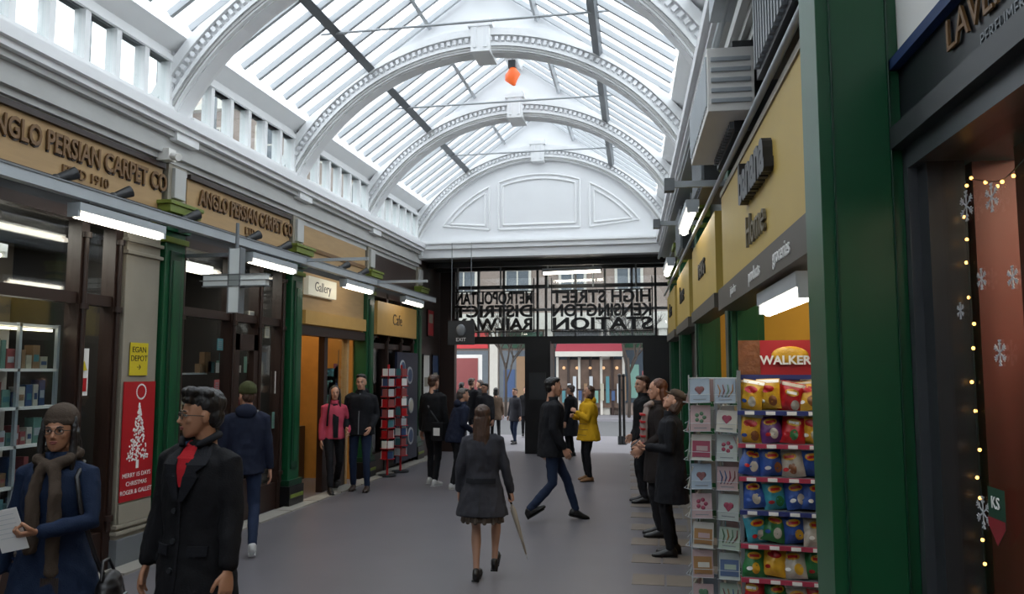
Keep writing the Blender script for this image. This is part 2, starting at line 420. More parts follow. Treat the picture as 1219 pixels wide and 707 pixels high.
for k,s in enumerate(('MERRY 15 DAYS','CHRISTMAS','ROGER & GALLET')): m.text(s,.06,TL(7.1,.84-k*.08,X+.001),WPAPER,.001)
for k in range(24):
    a=2*pi*k/24; m.ell((X,7.12+.07*cos(a),1.64+.07*sin(a)),(.003,.01,.01),WPAPER,6)
m.done('christmas_poster')
m=poster('p',6.86,7.34,.4,.58,BEIGE); m.done('small_notice')
m=M(); x0,x1=XL-.75,XL-.2
m.box((x0,5.36,.55),(x0+.03,6.25,2.25),WPAPER)
for z in (.55,.87,1.2,1.52,1.84,2.22): m.box((x0,5.36,z),(x1,6.25,z+.025),WPAPER)
for y in (5.36,5.8,6.23): m.box((x1-.03,y,.55),(x1,y+.03,2.25),LGREY)
PC=[mat('pack_%d'%i,c,.5,var=.1) for i,c in enumerate(('#a8acb0','#3f6f76','#989484','#2f4468','#8a4848','#b8b4a8','#5f8278','#7a6046'))]
for z in (.575,.895,1.225,1.545,1.865):
    y=5.42
    while y<6.18:
        w=random.uniform(.04,.11);h=random.uniform(.1,.25); m.box((x1-.14,y,z),(x1-.05,y+w,z+h),random.choice(PC)); m.box((x1-.05,y+.01,z+h*.3),(x1-.047,y+w-.01,z+h*.6),random.choice(PC)); y+=w+.012
m.box((x1-.06,5.4,2.19),(x1-.03,6.2,2.21),TUBEDIM)
m.done('product_display_cabinet')
m=M(); m.box((XL-1.8,4.9,.0),(XL-1.7,7.3,3.2),SHOPIN)
for k in range(26):
    y=random.uniform(5,7.2); z=random.uniform(.4,2.8); m.box((XL-1.7,y,z),(XL-1.65,y+random.uniform(.1,.3),z+random.uniform(.1,.4)),random.choice(PC))
for k in range(60):
    y=random.uniform(7.85,9.9); z=random.choice((.42,.82,1.32,1.82)); m.box((XL-.42,y,z),(XL-.35,y+random.uniform(.06,.15),z+random.uniform(.08,.3)),random.choice(PC))
for z in (.4,.8,1.3,1.8): m.box((XL-.5,7.8,z),(XL-.34,8.85,z+.02),LGREY)
m.done('shop_window_stock')
for (px,py,w,h,c) in ((302,420,.14,.28,WPAPER),(306,470,.13,.2,PC[5]),(330,455,.12,.3,WPAPER),(276,388,.16,.22,PC[1]),(300,500,.1,.2,WPAPER),(258,460,.1,.16,PC[4]),(276,440,.14,.14,PC[0]),(318,395,.12,.16,PC[2]),(262,410,.12,.14,PC[1]),(326,500,.1,.22,PC[6]),(300,375,.16,.1,PC[5])):
    r=ray(px,py); t=(XL-.1)/r.x; y=r.y*t; z=CH+r.z*t
    m=poster('p',y-w/2,y+w/2,z-h/2,z+h/2,c,XL-.105)
    for k in range(4): m.box((XL-.096,y-w*.35,z-h*.3+k*h*.17),(XL-.095,y+w*.3,z-h*.3+k*h*.17+.012),MGREY)
    m.done('window_notice')
m=poster('p',6.38,6.5,1.62,2.05,WPAPER,XL-.1); m.quad([(XL-.088,6.4,1.85),(XL-.088,6.48,1.85),(XL-.088,6.44,1.94)],YP); m.box((XL-.09,6.4,1.66),(XL-.087,6.48,1.78),RED); m.done('warning_notice')
rr=ray(281,334); cz=CH+rr.z/rr.y*7.75; cx=rr.x/rr.y*7.75; m=M()
CR=mat('cross_white_acrylic','#c4caca',.35,var=.04,es=.08)
m.box((cx-.36,7.71,cz-.055),(cx+.36,7.79,cz+.055),CR); m.box((cx-.06,7.71,cz-.34),(cx+.06,7.79,cz+.34),CR)
for a,b,c_,d in ((-.37,.37,-.068,-.055),(-.37,.37,.055,.068),(-.072,-.06,-.35,.35),(.06,.072,-.35,.35),(-.4,.4,-.004,.004)):
    m.box((cx+a,7.70,cz+c_),(cx+b,7.80,cz+d),MGREY)
m.cyl((cx,7.75,cz+.3),(cx,7.75,3.42),.02,MGREY); m.box((XL-.02,7.73,cz+.26),(cx,7.77,cz+.3),MGREY)
m.done('pharmacy_cross_sign')
m=M(); rx=-4.72
m.box((rx-.04,-3,3.26),(rx+.04,16.1,3.36),LGREY); m.box((rx-.05,-3,3.35),(rx+.05,16.1,3.365),MGREY)
for y in AY[:-1]: m.box((XL-.05,y-.03,3.3),(rx,y+.03,3.36),MGREY)
for y in (9.9,12.6): m.box((rx-.05,y,3.3),(rx+.9,y+.05,3.34),LGREY)
m.done('cable_rail')
def fluo(name,p0,p1,r=.02,body=LGREY,tube=TUBE,gap=.1,hang=0):
    m=M(); p0=V(p0);p1=V(p1); d=(p1-p0).normalized(); T=frame(p0,d,V((0,0,1)).cross(d)); L=(p1-p0).length
    m.box((0,-.06,.02),(L,.06,.09),body,T=T)
    m.box((-.01,-.05,-.03),(.02,.05,.03),body,T=T); m.box((L-.02,-.05,-.03),(L+.01,.05,.03),body,T=T)
    m.cyl((.02,0,-.012),(L-.02,0,-.012),r,tube,10,T=T)
    if hang:
        for a in (.15,.85): m.cyl((L*a,0,.09),(L*a,0,.09+hang),.006,MGREY,6,T=T)
    return m.done(name)
for y in (2.85,5.65,8.45,11.25,14.05): 
    fluo('fluorescent_light',(rx,y,3.13),(rx,y+1.15,3.13),r=.028,hang=.04)
fluo('fluorescent_light',(-5.9,4.9,2.9),(-5.9,6.2,2.9),tube=TUBEDIM); fluo('fluorescent_light',(-5.8,8.2,3.1),(-5.8,9.4,3.1),tube=TUBEDIM)
for y in (5.7,6.4,7.5,8.8,9.6,11.6,12.4):
    m=M(); m.cyl((XL,y,3.42),(XL+.22,y,3.46),.012,BLACK,8); m.cyl((XL+.2,y-.05,3.42),(XL+.28,y+.08,3.5),.035,DGREY,12,r2=.055); m.ell((XL+.2,y-.05,3.42),(.045,.045,.045),DGREY,10); m.done('fascia_spotlight')
m=M(); m.box((XL+.02,7.2,4.0),(XL+.16,7.32,4.12),WPAPER); m.cyl((XL+.16,7.26,4.05),(XL+.26,7.22,4.02),.04,WPAPER); m.done('security_camera')
m=M(); x=XL-.1
m.box((XL-.14,10.62,2.45),(XL-.02,13.12,3.28),BROWNF)
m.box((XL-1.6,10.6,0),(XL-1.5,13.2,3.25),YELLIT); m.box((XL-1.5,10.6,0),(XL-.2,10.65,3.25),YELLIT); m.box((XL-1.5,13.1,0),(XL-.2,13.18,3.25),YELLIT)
m.box((XL-.15,11.6,0),(XL-.05,11.72,2.5),DWOOD); m.box((XL-.15,10.62,2.36),(XL+.02,13.12,2.5),DWOOD); m.box((XL-.15,12.5,0),(XL-.05,12.58,2.5),BROWNF)
m.box((XL-.12,11.72,0),(XL-.06,12.5,.9),DWOOD); m.box((XL-.1,11.72,.9),(XL-.09,12.5,2.36),GLASS)
for k in range(10): m.box((XL-.13,11.75+random.uniform(0,.6),1+random.uniform(0,1.1)),(XL-.12,11.9+random.uniform(0,.5),1.2+random.uniform(0,1.1)),random.choice(PC+[RED]))
m.done('shopfront')
LIT=mat('lit_sign_white','#d8d2be',.5,var=.05,es=.25); LITY=mat('lit_sign_yellow','#a88448',.5,var=.1,es=.1)
m=M(); m.box((XL-.02,10.75,2.95),(XL+.06,11.75,3.22),LIT); m.text('Gallery',.2,TL(11.25,3.08,XL+.062),DWOOD,.002); m.done('lit_shop_sign')
m=M(); m.box((XL-.02,10.7,2.52),(XL+.05,13.08,2.72),LITY); m.done('lit_shop_sign')
m=M(); m.box((XL-.02,13.6,2.5),(XL+.06,15.9,3.1),LITY); m.text('Cafe',.3,TL(14.7,2.8,XL+.062),DWOOD,.002); m.done('lit_shop_sign')
m=M(); 
for k in range(26):
    y=random.uniform(10.75,13); z=random.uniform(.9,2.3); m.box((XL-1.49,y,z),(XL-1.46,y+.25,z+.3),random.choice([RED,PC[5],PC[3],YP,WPAPER,PC[7]]))
m.box((XL-1.4,10.7,0),(XL-1.0,13,.9),DWOOD)
m.done('shop_wall_posters')
for y,x in ((13.55,XL+.3),(14.15,XL+.34)):
    m=M(); m.cyl((x,y,0),(x,y,1.95),.02,RED); m.cyl((x,y,0),(x,y,.03),.16,DGREY,20)
    for k in range(9):
        for a in range(6):
            T=Matrix.Translation((x,y,.3+k*.18))@Matrix.Rotation(a*pi/3+.3,4,'Z'); m.box((.10,-.05,0),(.11,.05,.14),random.choice([WPAPER,PC[1],PC[4],PC[3],PC[0],RED]),T=T); m.box((.09,-.055,0),(.13,.055,.012),RED,T=T)
    m.done('postcard_rack')
m=M(); NV=mat('navy_panel','#141c34',.5,var=.15); m.box((XL+.05,14.6,0.1),(XL+.1,15.9,2.2),NV)
for k,(yy,zz,r) in enumerate(((14.9,1.9,.15),(15.35,1.75,.17),(14.95,1.35,.17),(15.45,1.15,.15),(14.95,.8,.17),(15.45,.55,.17))):
    m.cyl((XL+.1,yy,zz),(XL+.115,yy,zz),r,PC[0],24); m.cyl((XL+.115,yy,zz),(XL+.12,yy,zz),r*.75,random.choice([PC[1],PC[3],PC[5]]),24)
m.done('plate_display_board')
for k,(y,z,h,c) in enumerate(((16.6,1.2,1.0,WPAPER),(17.3,1.3,.9,PC[3]),(16.9,2.6,.6,RED))):
    m=poster('p',y,y+.5,z,z+h,c,XL-.01,BLACK); m.box((XL+.0,y+.1,z+.3),(XL+.002,y+.4,z+.5),PC[2]); m.done('wall_poster')

# ================================================================ ENTRANCE SCREEN
EY=18.0
m=M(); m.box((XL,EY-.08,2.45),(.15,EY+.08,2.62),BLACK); m.box((XL,EY-.05,3.72),(.15,EY+.05,3.8),DGREY); m.box((XL,EY-.06,3.2),(.15,EY+.06,3.26),MGREY)
pA=gy(627,450,EY).x; pB=gy(657,450,EY).x; pC=gy(766,450,EY).x
m.box((pA,EY-.25,0),(pB,EY+.25,2.5),BLACK); m.box((pC,EY-.25,0),(.15,EY+.25,2.5),BLACK); m.box((XL,EY-.1,0),(XL+.35,EY+.1,4.2),DWOOD)
m.box((pA+.1,EY-.27,1.2),(pB-.1,EY-.25,1.8),DGREY)
for px in (545,596,652,706,757): 
    xx=gy(px,330,EY-.4).x; m.cyl((xx,EY-.4,3.7),(xx,EY-.4,4.2),.02,LGREY,8)
for px in (545,570,600,640,650,685,720,752,780):
    xx=gy(px,330,EY).x; m.box((xx-.025,EY-.04,2.6),(xx+.025,EY+.04,4.2),DGREY if px in (545,640,650,780) else MGREY)
m.box((XL,EY,2.6),(.15,EY+.01,4.2),GLASS)
m.done('entrance_screen')
def mirtext(rows,pxc,wpx,z0,z1):
    m=M(); xc=gy(pxc,370,EY-.3).x; W=(gy(pxc+wpx/2,370,EY-.3).x-xc)*2
    n=len(rows); h=(z1-z0)/n
    for i,s in enumerate(rows):
        cu=bpy.data.curves.new('t','FONT'); cu.body=s; cu.size=h*1.25; o=bpy.data.objects.new('t',cu); sc.collection.objects.link(o); bpy.context.view_layer.update(); w=o.dimensions.x; bpy.data.objects.remove(o)
        z=z1-h*(i+.5)
        m.text(s,h*1.25,frame((xc,EY-.3,z),(-1,0,0),(0,0,1)),BLACK,.02,sx=W/max(w,.01),bold=.012)
    for z in (z0-.02,z1): m.box((xc-W/2-.03,EY-.32,z),(xc+W/2+.03,EY-.28,z+.025),BLACK)
    for s in (-1,1): m.box((xc+s*(W/2+.03)-.012,EY-.32,z0),(xc+s*(W/2+.03)+.012,EY-.28,z1+.3),BLACK)
    m.done('cutout_lettering_screen')
mirtext(['METROPOLITAN','DISTRICT','RAILWAY'],588,92,2.72,3.62); mirtext(['HIGH STREET','KENSINGTON','STATION'],716,118,2.72,3.62)
fluo('fluorescent_light',gy(646,325,17.2),gy(716,322,17.2),r=.03,hang=.1)
c=gy(549,396,15.4); m=M(); m.box((c.x-.27,15.38,c.z-.24),(c.x+.27,15.42,c.z+.24),DGREY); m.ell((c.x,15.37,c.z+.05),(.1,.02,.12),MGREY); m.text('EXIT',.1,frame((c.x,15.375,c.z-.14),(1,0,0),(0,0,1)),WPAPER,.002)
for s in (-.2,.2): m.cyl((c.x+s,15.4,c.z+.24),(c.x+s,15.4,4.4),.008,MGREY,6)
m.done('hanging_sign')

# ================================================================ STREET
m=M(); m.box((-40,18.3,-.12),(30,23,-.01),mat('street_paving','#77757a',.6,var=.12,scale=2)); m.done('pavement')
m=M(); m.box((-40,23,-.2),(30,31,-.1),mat('road_tarmac','#57585a',.8,var=.1)); m.box((-40,31,-.12),(30,36,-.01),MC['street_paving']); m.done('road')
BR=mat('opposite_brick','#7a6c64',.8,var=.15,scale=3); BW=mat('opposite_stone','#b0aca4',.7,var=.08); DW=mat('dark_window_pane','#3c444c',.15,var=.2)
m=M(); fy=34
m.box((-40,fy,0),(30,fy+4,15),BR); m.box((-40,fy-.3,3.6),(30,fy,4.3),BW); m.box((-40,fy-.4,14.2),(30,fy,15.2),BW)
for i in range(28):
    x=-38+i*2.4
    for z in (5.2,8.4,11.4):
        m.box((x,fy-.08,z),(x+1.2,fy,z+2.0),BW); m.box((x+.12,fy-.1,z+.1),(x+1.08,fy-.07,z+1.9),DW); m.box((x+.57,fy-.13,z+.1),(x+.63,fy-.08,z+1.9),BW); m.box((x+.1,fy-.13,z+.95),(x+1.1,fy-.08,z+1.02),BW)
    m.box((x-.6,fy-.2,0),(x-.25,fy,3.7),BW); m.box((x-.2,fy-.05,.5),(x+1.7,fy,2.7),DW)
    m.box((x-.2,fy-.12,2.8),(x+1.7,fy,3.5),random.choice([BW,DGREY,RED,GREEND,BW]))
    for q in range(3): m.box((x+q*.55,fy-.08,.7),(x+q*.55+random.uniform(.2,.5),fy-.04,random.uniform(1.2,2.5)),random.choice(PC))
xa=gy(661,420,fy-1).x; xb=gy(741,420,fy-1).x
REDA=mat('red_awning','#7a2230',.6,var=.1)
m.quad([(xa,fy-1.0,2.62),(xb,fy-1.0,2.62),(xb,fy-.1,3.2),(xa,fy-.1,3.2)],REDA); m.box((xa,fy-1.02,2.42),(xb,fy-1.0,2.63),BW)
m.box((xa,fy-.3,.3),(xb,fy-.1,2.3),mat('lit_shop_window','#54443a',.3,var=.6,scale=3,es=.2))
for k in range(7): m.box((xa+(xb-xa)*k/6-.05,fy-.35,0),(xa+(xb-xa)*k/6+.05,fy-.1,2.4),DWOOD if k%2 else BW)
m.box((xa,fy-.36,1.0),(xb,fy-.1,1.08),DWOOD)
CL=mat('cafe_lamp','#d8a878',.5,es=.5)
for k in range(5): m.ell((xa+(xb-xa)*(k+.5)/5,fy-.33,1.95),(.07,.04,.07),CL,8)
for k in range(12): m.box((xa+.2+k*.23,fy-.4,.5+.1*(k%2)),(xa+.34+k*.23,fy-.36,1.0+.3*(k%3)),random.choice(PC))
m.text('PATISSERIE',.5,frame((( xa+xb)/2,fy-.45,3.4),(1,0,0),(0,0,1)),BLACK,.02)
m.done('building_opposite')
def tree(px,y,h):
    m=M(); b=gy(px,440,y); BK=mat('tree_bark','#3a322c',.9,var=.2)
    def br(p,d,L,r,lv):
        q=p+d*L; m.tube([p,p.lerp(q,.5)+V((random.uniform(-1,1),random.uniform(-1,1),0))*L*.05,q],[r,r*.85,r*.7],BK,6)
        if lv>0:
            for k in range(4 if lv>1 else 3):
                e=(d+V((random.uniform(-1,1),random.uniform(-1,1),random.uniform(-.2,.8)))*.7).normalized(); br(p.lerp(q,random.uniform(.55,1)),e,L*.62,r*.6,lv-1)
    br(V((b.x,y,.04)),V((0,0,1)),h*.38,.07,4); m.done('street_tree')
tree(602,31.8,5.5); tree(748,31.9,6)
for px in (738,743): 
    b=gy(px,500,20.5); m=M(); m.cyl((b.x,20.5,-.01),(b.x,20.5,1.7),.035,BLACK); m.ell((b.x,20.5,1.72),(.05,.05,.05),BLACK); m.cyl((b.x,20.5,-.01),(b.x,20.5,.2),.06,DGREY); m.done('street_bollard')
b=gy(553,440,22.5); m=M(); m.box((b.x-.5,22.4,0.3),(b.x+.5,22.6,2.3),WPAPER); m.box((b.x-.42,22.38,.9),(b.x+.42,22.4,2.2),PC[4]); m.cyl((b.x,22.5,-.01),(b.x,22.5,.3),.08,DGREY); m.done('street_information_panel')

# ================================================================ RIGHT SIDE
GREYS=mat('grey_brown_sign','#4d473f',.5,var=.05)
SB=mat('sign_letter_dark','#15161a',.4,var=.05)
m=M(RW); y0,y1=3.02,6.4
m.box((-.06,y0,2.47),(.1,y1,3.22),YELLOW); m.box((-.1,y0,2.31),(.1,y1,2.47),GREYS); m.box((-.07,y0,3.2),(.1,y1,3.24),BEIGE)
m.T=Matrix()
m.text('banana',.34,TRt(4.62,2.98,-.085),SB,.025,bold=.014); m.text('Home',.27,TRt(4.72,2.68,-.07),mat('sign_letter_grey','#6a6250'),.008); m.text('juice bar',.08,TRt(5.5,2.39,-.103),WPAPER,.003); m.text('groceries',.11,TRt(3.8,2.39,-.103),WPAPER,.003)
m.text('products',.11,TRt(4.6,2.39,-.103),WPAPER,.003)
m.done('shop_fascia_sign')
for k,(y0,y1,t) in enumerate(((6.9,9.35,'news'),(9.9,12.3,'home'),(12.9,15.3,'shoes'))):
    m=M(RW); m.box((-.06,y0,2.5),(.1,y1,3.2),YELLOW); m.box((-.08,y0,2.38),(.1,y1,2.5),GREYS); m.T=Matrix(); m.text(t,.34,TRt((y0+y1)/2,2.88,-.065),SB,.012); m.done('shop_fascia_sign')
def RWp(x,y,z): return RW@V((x,y,z))
fluo('fluorescent_light',RWp(.0,3.7,2.20),RWp(.0,4.8,2.20),r=.03); fluo('fluorescent_light',RWp(.25,3.35,2.26),RWp(.25,4.2,2.26),r=.03)
fluo('fluorescent_light',RWp(-.2,7.4,3.32),RWp(-.2,8.6,3.32),r=.035,hang=.1); fluo('fluorescent_light',RWp(-.2,11.2,3.32),RWp(-.2,12.4,3.32),r=.035,hang=.1); fluo('fluorescent_light',RWp(.4,7.4,2.9),RWp(.4,8.6,2.9)); fluo('fluorescent_light',RWp(1.3,4.6,2.95),RWp(1.3,5.8,2.95))
m=M(RW)
for y0,y1,z0,z1 in ((3.3,4.2,3.35,3.94),(5.1,6.1,3.35,3.94),(7.1,8.1,3.5,3.94),(10,11,3.35,3.9)):
    m.box((-.12,y0,z0),(.16,y1,z1),DGREY)
    n=int((y1-y0)/.07)
    for k in range(n): m.box((-.145,y0+.02+k*.07,z0+.03),(-.11,y0+.055+k*.07,z1-.03),MGREY)
m.done('louvred_ventilation_box')
m=M(RW); m.box((-.28,3.9,3.98),(-.15,4.9,4.12),LGREY); m.cyl((-.1,3.1,3.28),(-.1,15.5,3.28),.02,LGREY,8); m.box((-.2,6.9,3.95),(-.05,15,4.0),LGREY)
m.cyl((-.2,-3,4.0),(-.2,15.5,4.0),.025,LGREY,8); m.done('conduit_and_trunking')
m=M(RW); m.box((-.3,4.9,3.42),(-.02,6.2,3.82),WPAPER); 
for k in range(22): m.box((-.31,4.93+k*.058,3.46),(-.3,4.955+k*.058,3.78),LGREY)
for k in range(5): m.box((-.28,4.89,3.47+k*.065),(-.04,4.9,3.5+k*.065),LGREY)
m.done('wall_air_conditioner',.01)
for y,z in ((6.4,3.3),(9.2,3.5)):
    m=M(RW); m.box((-.45,y,z),(.05,y+.04,z+.05),LGREY); m.box((-.5,y-.03,z-.03),(-.42,y+.07,z+.07),MGREY); m.done('sign_bracket_arm')
RF=mat('shop_frame_grey','#4a4d51',.35,.3,var=.1)
NAVY=mat('navy_sign','#15161c',.35,var=.1)
m=M(RW); ye=2.92
m.box((.1,-3.5,2.50),(.4,ye,2.57),RF); m.box((.06,-3.5,2.57),(.4,ye,2.64),DGREY); m.box((.10,-3.5,2.64),(.4,ye,2.84),NAVY)
m.box((.07,-3.5,2.84),(.4,ye,2.875),mat('blue_trim','#16305c')); m.box((.1,-3.5,2.875),(.4,ye,4.02),WPAPER)
m.box((.1,2.72,0),(.26,ye,2.6),RF); m.box((.13,2.64,.0),(.24,2.72,2.52),DGREY)
m.box((.12,.2,0),(.26,.3,2.6),RF); m.box((.1,-3.5,0),(.3,2.7,.3),RF)
m.box((.17,.3,.3),(.18,2.66,2.56),GLASS)
m.box((.9,-3,.02),(1.0,ye,3.2),mat('dark_red_backdrop','#5a2018',.6,var=.3,scale=3)); m.box((.3,-3,.0),(.9,ye,.5),DWOOD); m.box((.2,-3,2.6),(2,ye,2.7),SHOPIN); m.box((.27,2.66,.5),(.9,2.72,2.5),MC['dark_red_backdrop'])
m.box((.32,2.15,.5),(.36,2.5,2.5),mat('maroon_panel','#5c1a14',.5,var=.2)); m.box((.4,1.7,.5),(.42,2.1,1.5),mat('brown_card','#5b4028'))
for z in (.9,1.3,1.7,2.1): m.box((.5,1.2,z),(.85,2.6,z+.02),MGREY)
for k in range(40):
    z=random.choice((.92,1.32,1.72,.5,2.12)); y=random.uniform(1.3,2.5); m.box((.6,y,z),(.7,y+.07,z+random.uniform(.08,.22)),random.choice(PC+[RED]))
m.T=Matrix(); m.text('LAVENDER & CO',.13,TRt(1.85,2.77,.092),LETTER,.004); m.text('PERFUMERY',.05,TRt(2.0,2.675,.092),MGREY,.003)
m.done('shopfront')
m=M(RW)
pts=[]
for k in range(24): pts.append((.22,2.6,.4+k*.088))
for k in range(30): pts.append((.22+.01*sin(k),2.55-k*.07,2.42-.05*abs(sin(k*.5))))
for k in range(20): pts.append((.24,2.55-k*.08,.55+.04*sin(k)))
for p in pts: m.ell((p[0],p[1]+random.uniform(-.02,.02),p[2]+random.uniform(-.02,.02)),(.0055,.0055,.0055),WARM,6)
for a,b in zip(pts,pts[1:]):
    if (V(a)-V(b)).length<.3: m.cyl(a,b,.0015,DGREY,4)
m.done('fairy_lights')
FLK=mat('snowflake_vinyl','#a4a6aa',.6,var=.05)
def flake(px,py,r):
    q=ray(px,py); Rinv=RW.inverted(); o=Rinv@V((0,0,CH)); d=(Rinv.to_3x3()@q); t=(.165-o.x)/d.x; p=o+d*t
    m=M(RW)
    for k in range(6):
        a=k*pi/3; T=Matrix.Translation(p)@Matrix.Rotation(a,4,'X')
        m.box((0,-.0018,0),(.002,.0018,r),FLK,T=T)
        for f in (.5,.75):
            for s in (-1,1):
                T2=T@Matrix.Translation((0,0,r*f))@Matrix.Rotation(s*pi/4,4,'X'); m.box((0,-.0014,0),(.002,.0014,r*.3),FLK,T=T2)
    m.done('snowflake_decal')
for a in ((1150,245,.045),(1180,235,.04),(1168,332,.03),(1143,370,.025),(1190,420,.035),(1130,620,.045),(1170,610,.045),(1205,330,.03)): flake(*a)
m=M(RW); by=2.34; m.quad([(.155,by+.05,1.54),(.155,by-.05,1.54),(.155,by-.05,1.44),(.155,by,1.39),(.155,by+.05,1.44)],mat('green_badge','#123a28')); m.quad([(.153,by+.05,1.46),(.153,by-.05,1.46),(.153,by-.05,1.44),(.153,by,1.39),(.153,by+.05,1.44)],mat('badge_red','#7a1820')); m.T=Matrix(); m.text('KS',.045,TRt(by,1.50,.152),WPAPER,.001); m.done('shop_badge_sticker')

# crisp stand
CT=Matrix.Translation((.64,4.75,0))@Matrix.Rotation(radians(-6),4,'Z')
m=M(CT); W=.22
BP=mat('display_card_blue','#27306a',.5)
m.box((-W,.16,0),(W,.18,1.95),BP)
for s in (-1,1): m.box((s*W-.01,-.12,0),(s*W+.01,.18,1.85),MGREY)
BC=[mat('bag_%d'%i,c,.28,var=.35,scale=28,bump=.6) for i,c in enumerate(('#a81a20','#c8982a','#2a6a3a','#2a4a8f','#9a3f68','#5a2f6a','#a8a094','#7a4a2a','#3a8a9a'))]
PRICE=mat('price_strip_pink','#a03048',.5,var=.05)
def bag(m,c,w,h,mt,rot=0,tilt=0,alt=None,roll=0):
    n=8;k2=10; ph=random.uniform(0,6)
    def B(u,v): return .034*(max(0,1-u*u)**.45)*(max(0,1-abs(v)**3.5))*(1+.22*sin(6*u+5*v+ph)*cos(6*v+ph*2))+.002
    T=Matrix.Translation(c)@Matrix.Rotation(rot,4,'Z')@Matrix.Rotation(tilt,4,'X')@Matrix.Rotation(roll,4,'Y')
    def grid(u0,u1,v0,v1,side,mt,off,n,k2,disc=False):
        vs=[];fs=[]
        for j in range(k2+1):
            for i in range(n+1):
                a=i/n*2-1;b=j/k2*2-1
                if disc: a,b=a*sqrt(1-b*b/2),b*sqrt(1-a*a/2)
                u=(u0+u1)/2+a*(u1-u0)/2; v=(v0+v1)/2+b*(v1-v0)/2
                vs.append((u*w/2*(1-.07*(1-abs(v))),side*(B(u,v)+off),v*h/2))
        for j in range(k2):
            for i in range(n): a=j*(n+1)+i; q=(a,a+1,a+n+2,a+n+1); fs.append(q if side<0 else q[::-1])
        m.add(vs,fs,mt,True,T)
    grid(-1,1,-1,1,-1,mt,0,n,k2); grid(-1,1,-1,1,1,mt,0,n,k2)
    alt=alt or random.choice([WPAPER,BC[6]])
    grid(-.95,.95,.74,.95,-1,alt,.0015,6,2); grid(-.6,.6,.10,.58,-1,BC[1] if mt!=BC[1] else BC[0],.002,6,5,True); grid(-.42,.42,.24,.42,-1,BC[0] if mt!=BC[0] else WPAPER,.0035,5,3)
    g=random.uniform(-.3,.1); grid(g,g+.7,-.8,-.1,-1,random.choice([BC[1],BC[6],BC[2],BC[7]]),.002,6,5,True)
    grid(-.7,-.2,-.6,-.35,-1,random.choice([WPAPER,BC[0],BC[3]]),.003,4,3,True)
rows=[(1,1,0,1),(1,5,6,1),(3,3,6,3),(3,8,3,1),(8,4,3,6),(0,1,7,5),(0,2,2,1),(7,5,0,2),(2,2,1,2),(4,0,0,4),(1,0,0,1)]
for r in range(9):
    z=1.71-r*.18
    if z<.05: break
    m.box((-W,-.15,z-.087),(W,.16,z-.08),MGREY); m.box((-W-.01,-.165,z-.105),(W+.01,-.15,z-.082),PRICE if r%3 else BP)
    for k in range(4): m.box((-W+.03+k*.11,-.168,z-.103),(-W+.08+k*.11,-.165,z-.084),WPAPER)
    for k in range(4):
        for d in (0,1): bag(m,(-W+.06+k*.107+random.uniform(-.014,.014),-.10+d*.09,z+random.uniform(-.008,.012)),.13,.165,BC[rows[r][k] if random.random()<.8 else random.randrange(9)],random.uniform(-.4,.4),random.uniform(-.4,.1),roll=random.uniform(-.2,.2))
m.box((-W,-.02,1.82),(W,.0,2.02),RED); m.box((-W,-.03,1.82),(-.1,-.02,2.02),BC[7]); m.box((-W-.005,-.035,1.80),(W+.005,-.02,1.825),BP); m.ell((.06,-.03,1.935),(.10,.012,.05),BC[1],16); m.text('WALKERS',.068,frame((.05,-.045,1.905),(1,0,0),(0,0,1)),WPAPER,.003,bold=.002)
m.box((-W,-.02,0),(W,.16,.05),MGREY)
m.done('crisp_display_stand')
# greeting card spinner
m=M(Matrix.Translation((.33,5.35,0))@Matrix.Rotation(radians(-12),4,'Z'))
m.cyl((0,0,0),(0,0,1.8),.018,LGREY); m.cyl((0,0,0),(0,0,.03),.22,LGREY,24)
CC=[mat('card_%d'%i,c,.5,var=.12,scale=15) for i,c in enumerate(('#b4b0a8','#a0a8a4','#b8b4aa','#a48c8c','#8c9aa8','#8f9f90'))]
MO=[mat('motif_%d'%i,c,.5) for i,c in enumerate(('#8a3048','#4a6a50','#3a527a','#90683a','#6a3a3a'))]
for a in range(4):
    R_=Matrix.Rotation(a*pi/2,4,'Z')
    for col in (-1,1):
        for k in range(9):
            z=.22+k*.178; xo=col*.078
            T=R_@Matrix.Translation((xo,-.17,z))@Matrix.Rotation(radians(-14+random.uniform(-5,5)),4,'X')@Matrix.Rotation(random.uniform(-.06,.06),4,'Y')
            hh=random.uniform(.135,.17)
            m.box((-.062,-.004,0),(.062,.004,hh),random.choice(CC),T=T); mo=random.choice(MO)
            t=random.random()
            if t<.3:
                for s in (-1,1): m.ell((s*.012,-.005,.09),(.018,.003,.018),mo,8,T=T)
                m.quad([(-.028,-.008,.085),(0,-.008,.05),(.028,-.008,.085)],mo,T=T)
            elif t<.55: 
                for q in range(5): m.ell((.025*cos(q*1.257),-.005,.09+.025*sin(q*1.257)),(.013,.003,.013),mo,8,T=T)
            elif t<.8:
                m.box((-.055,-.006,.02),(.055,-.004,hh-.04),mo,T=T); m.box((-.03,-.008,.06),(.04,-.006,.09),random.choice(CC),T=T)
            else:
                for q in range(4): m.tube([(-.04+q*.02,-.007,.04),(-.03+q*.025,-.007,.08),(-.045+q*.03,-.007,.12)],[.002,.005,.003],random.choice(MO),5,T=T)
            m.box((-.04,-.006,.02),(.04,-.004,.026),MGREY,T=T)
            for zz in (.0,.05): m.cyl((-.07,-.02,zz),(.07,-.02,zz),.002,LGREY,5,T=T)
            m.cyl((-.07,-.02,0),(-.07,.02,0),.002,LGREY,5,T=T); m.cyl((.07,-.02,0),(.07,.02,0),.002,LGREY,5,T=T)
    m.cyl((.15,-.15,.15),(.15,-.15,1.82),.004,LGREY,6,T=R_)
    m.cyl((-.15,-.15,1.8),(.15,-.15,1.8),.003,LGREY,6,T=R_); m.cyl((0,0,1.0+a*.2),(.15,-.15,1.0+a*.2),.003,LGREY,6,T=R_)
m.done('greeting_card_spinner')
m=M(RW)
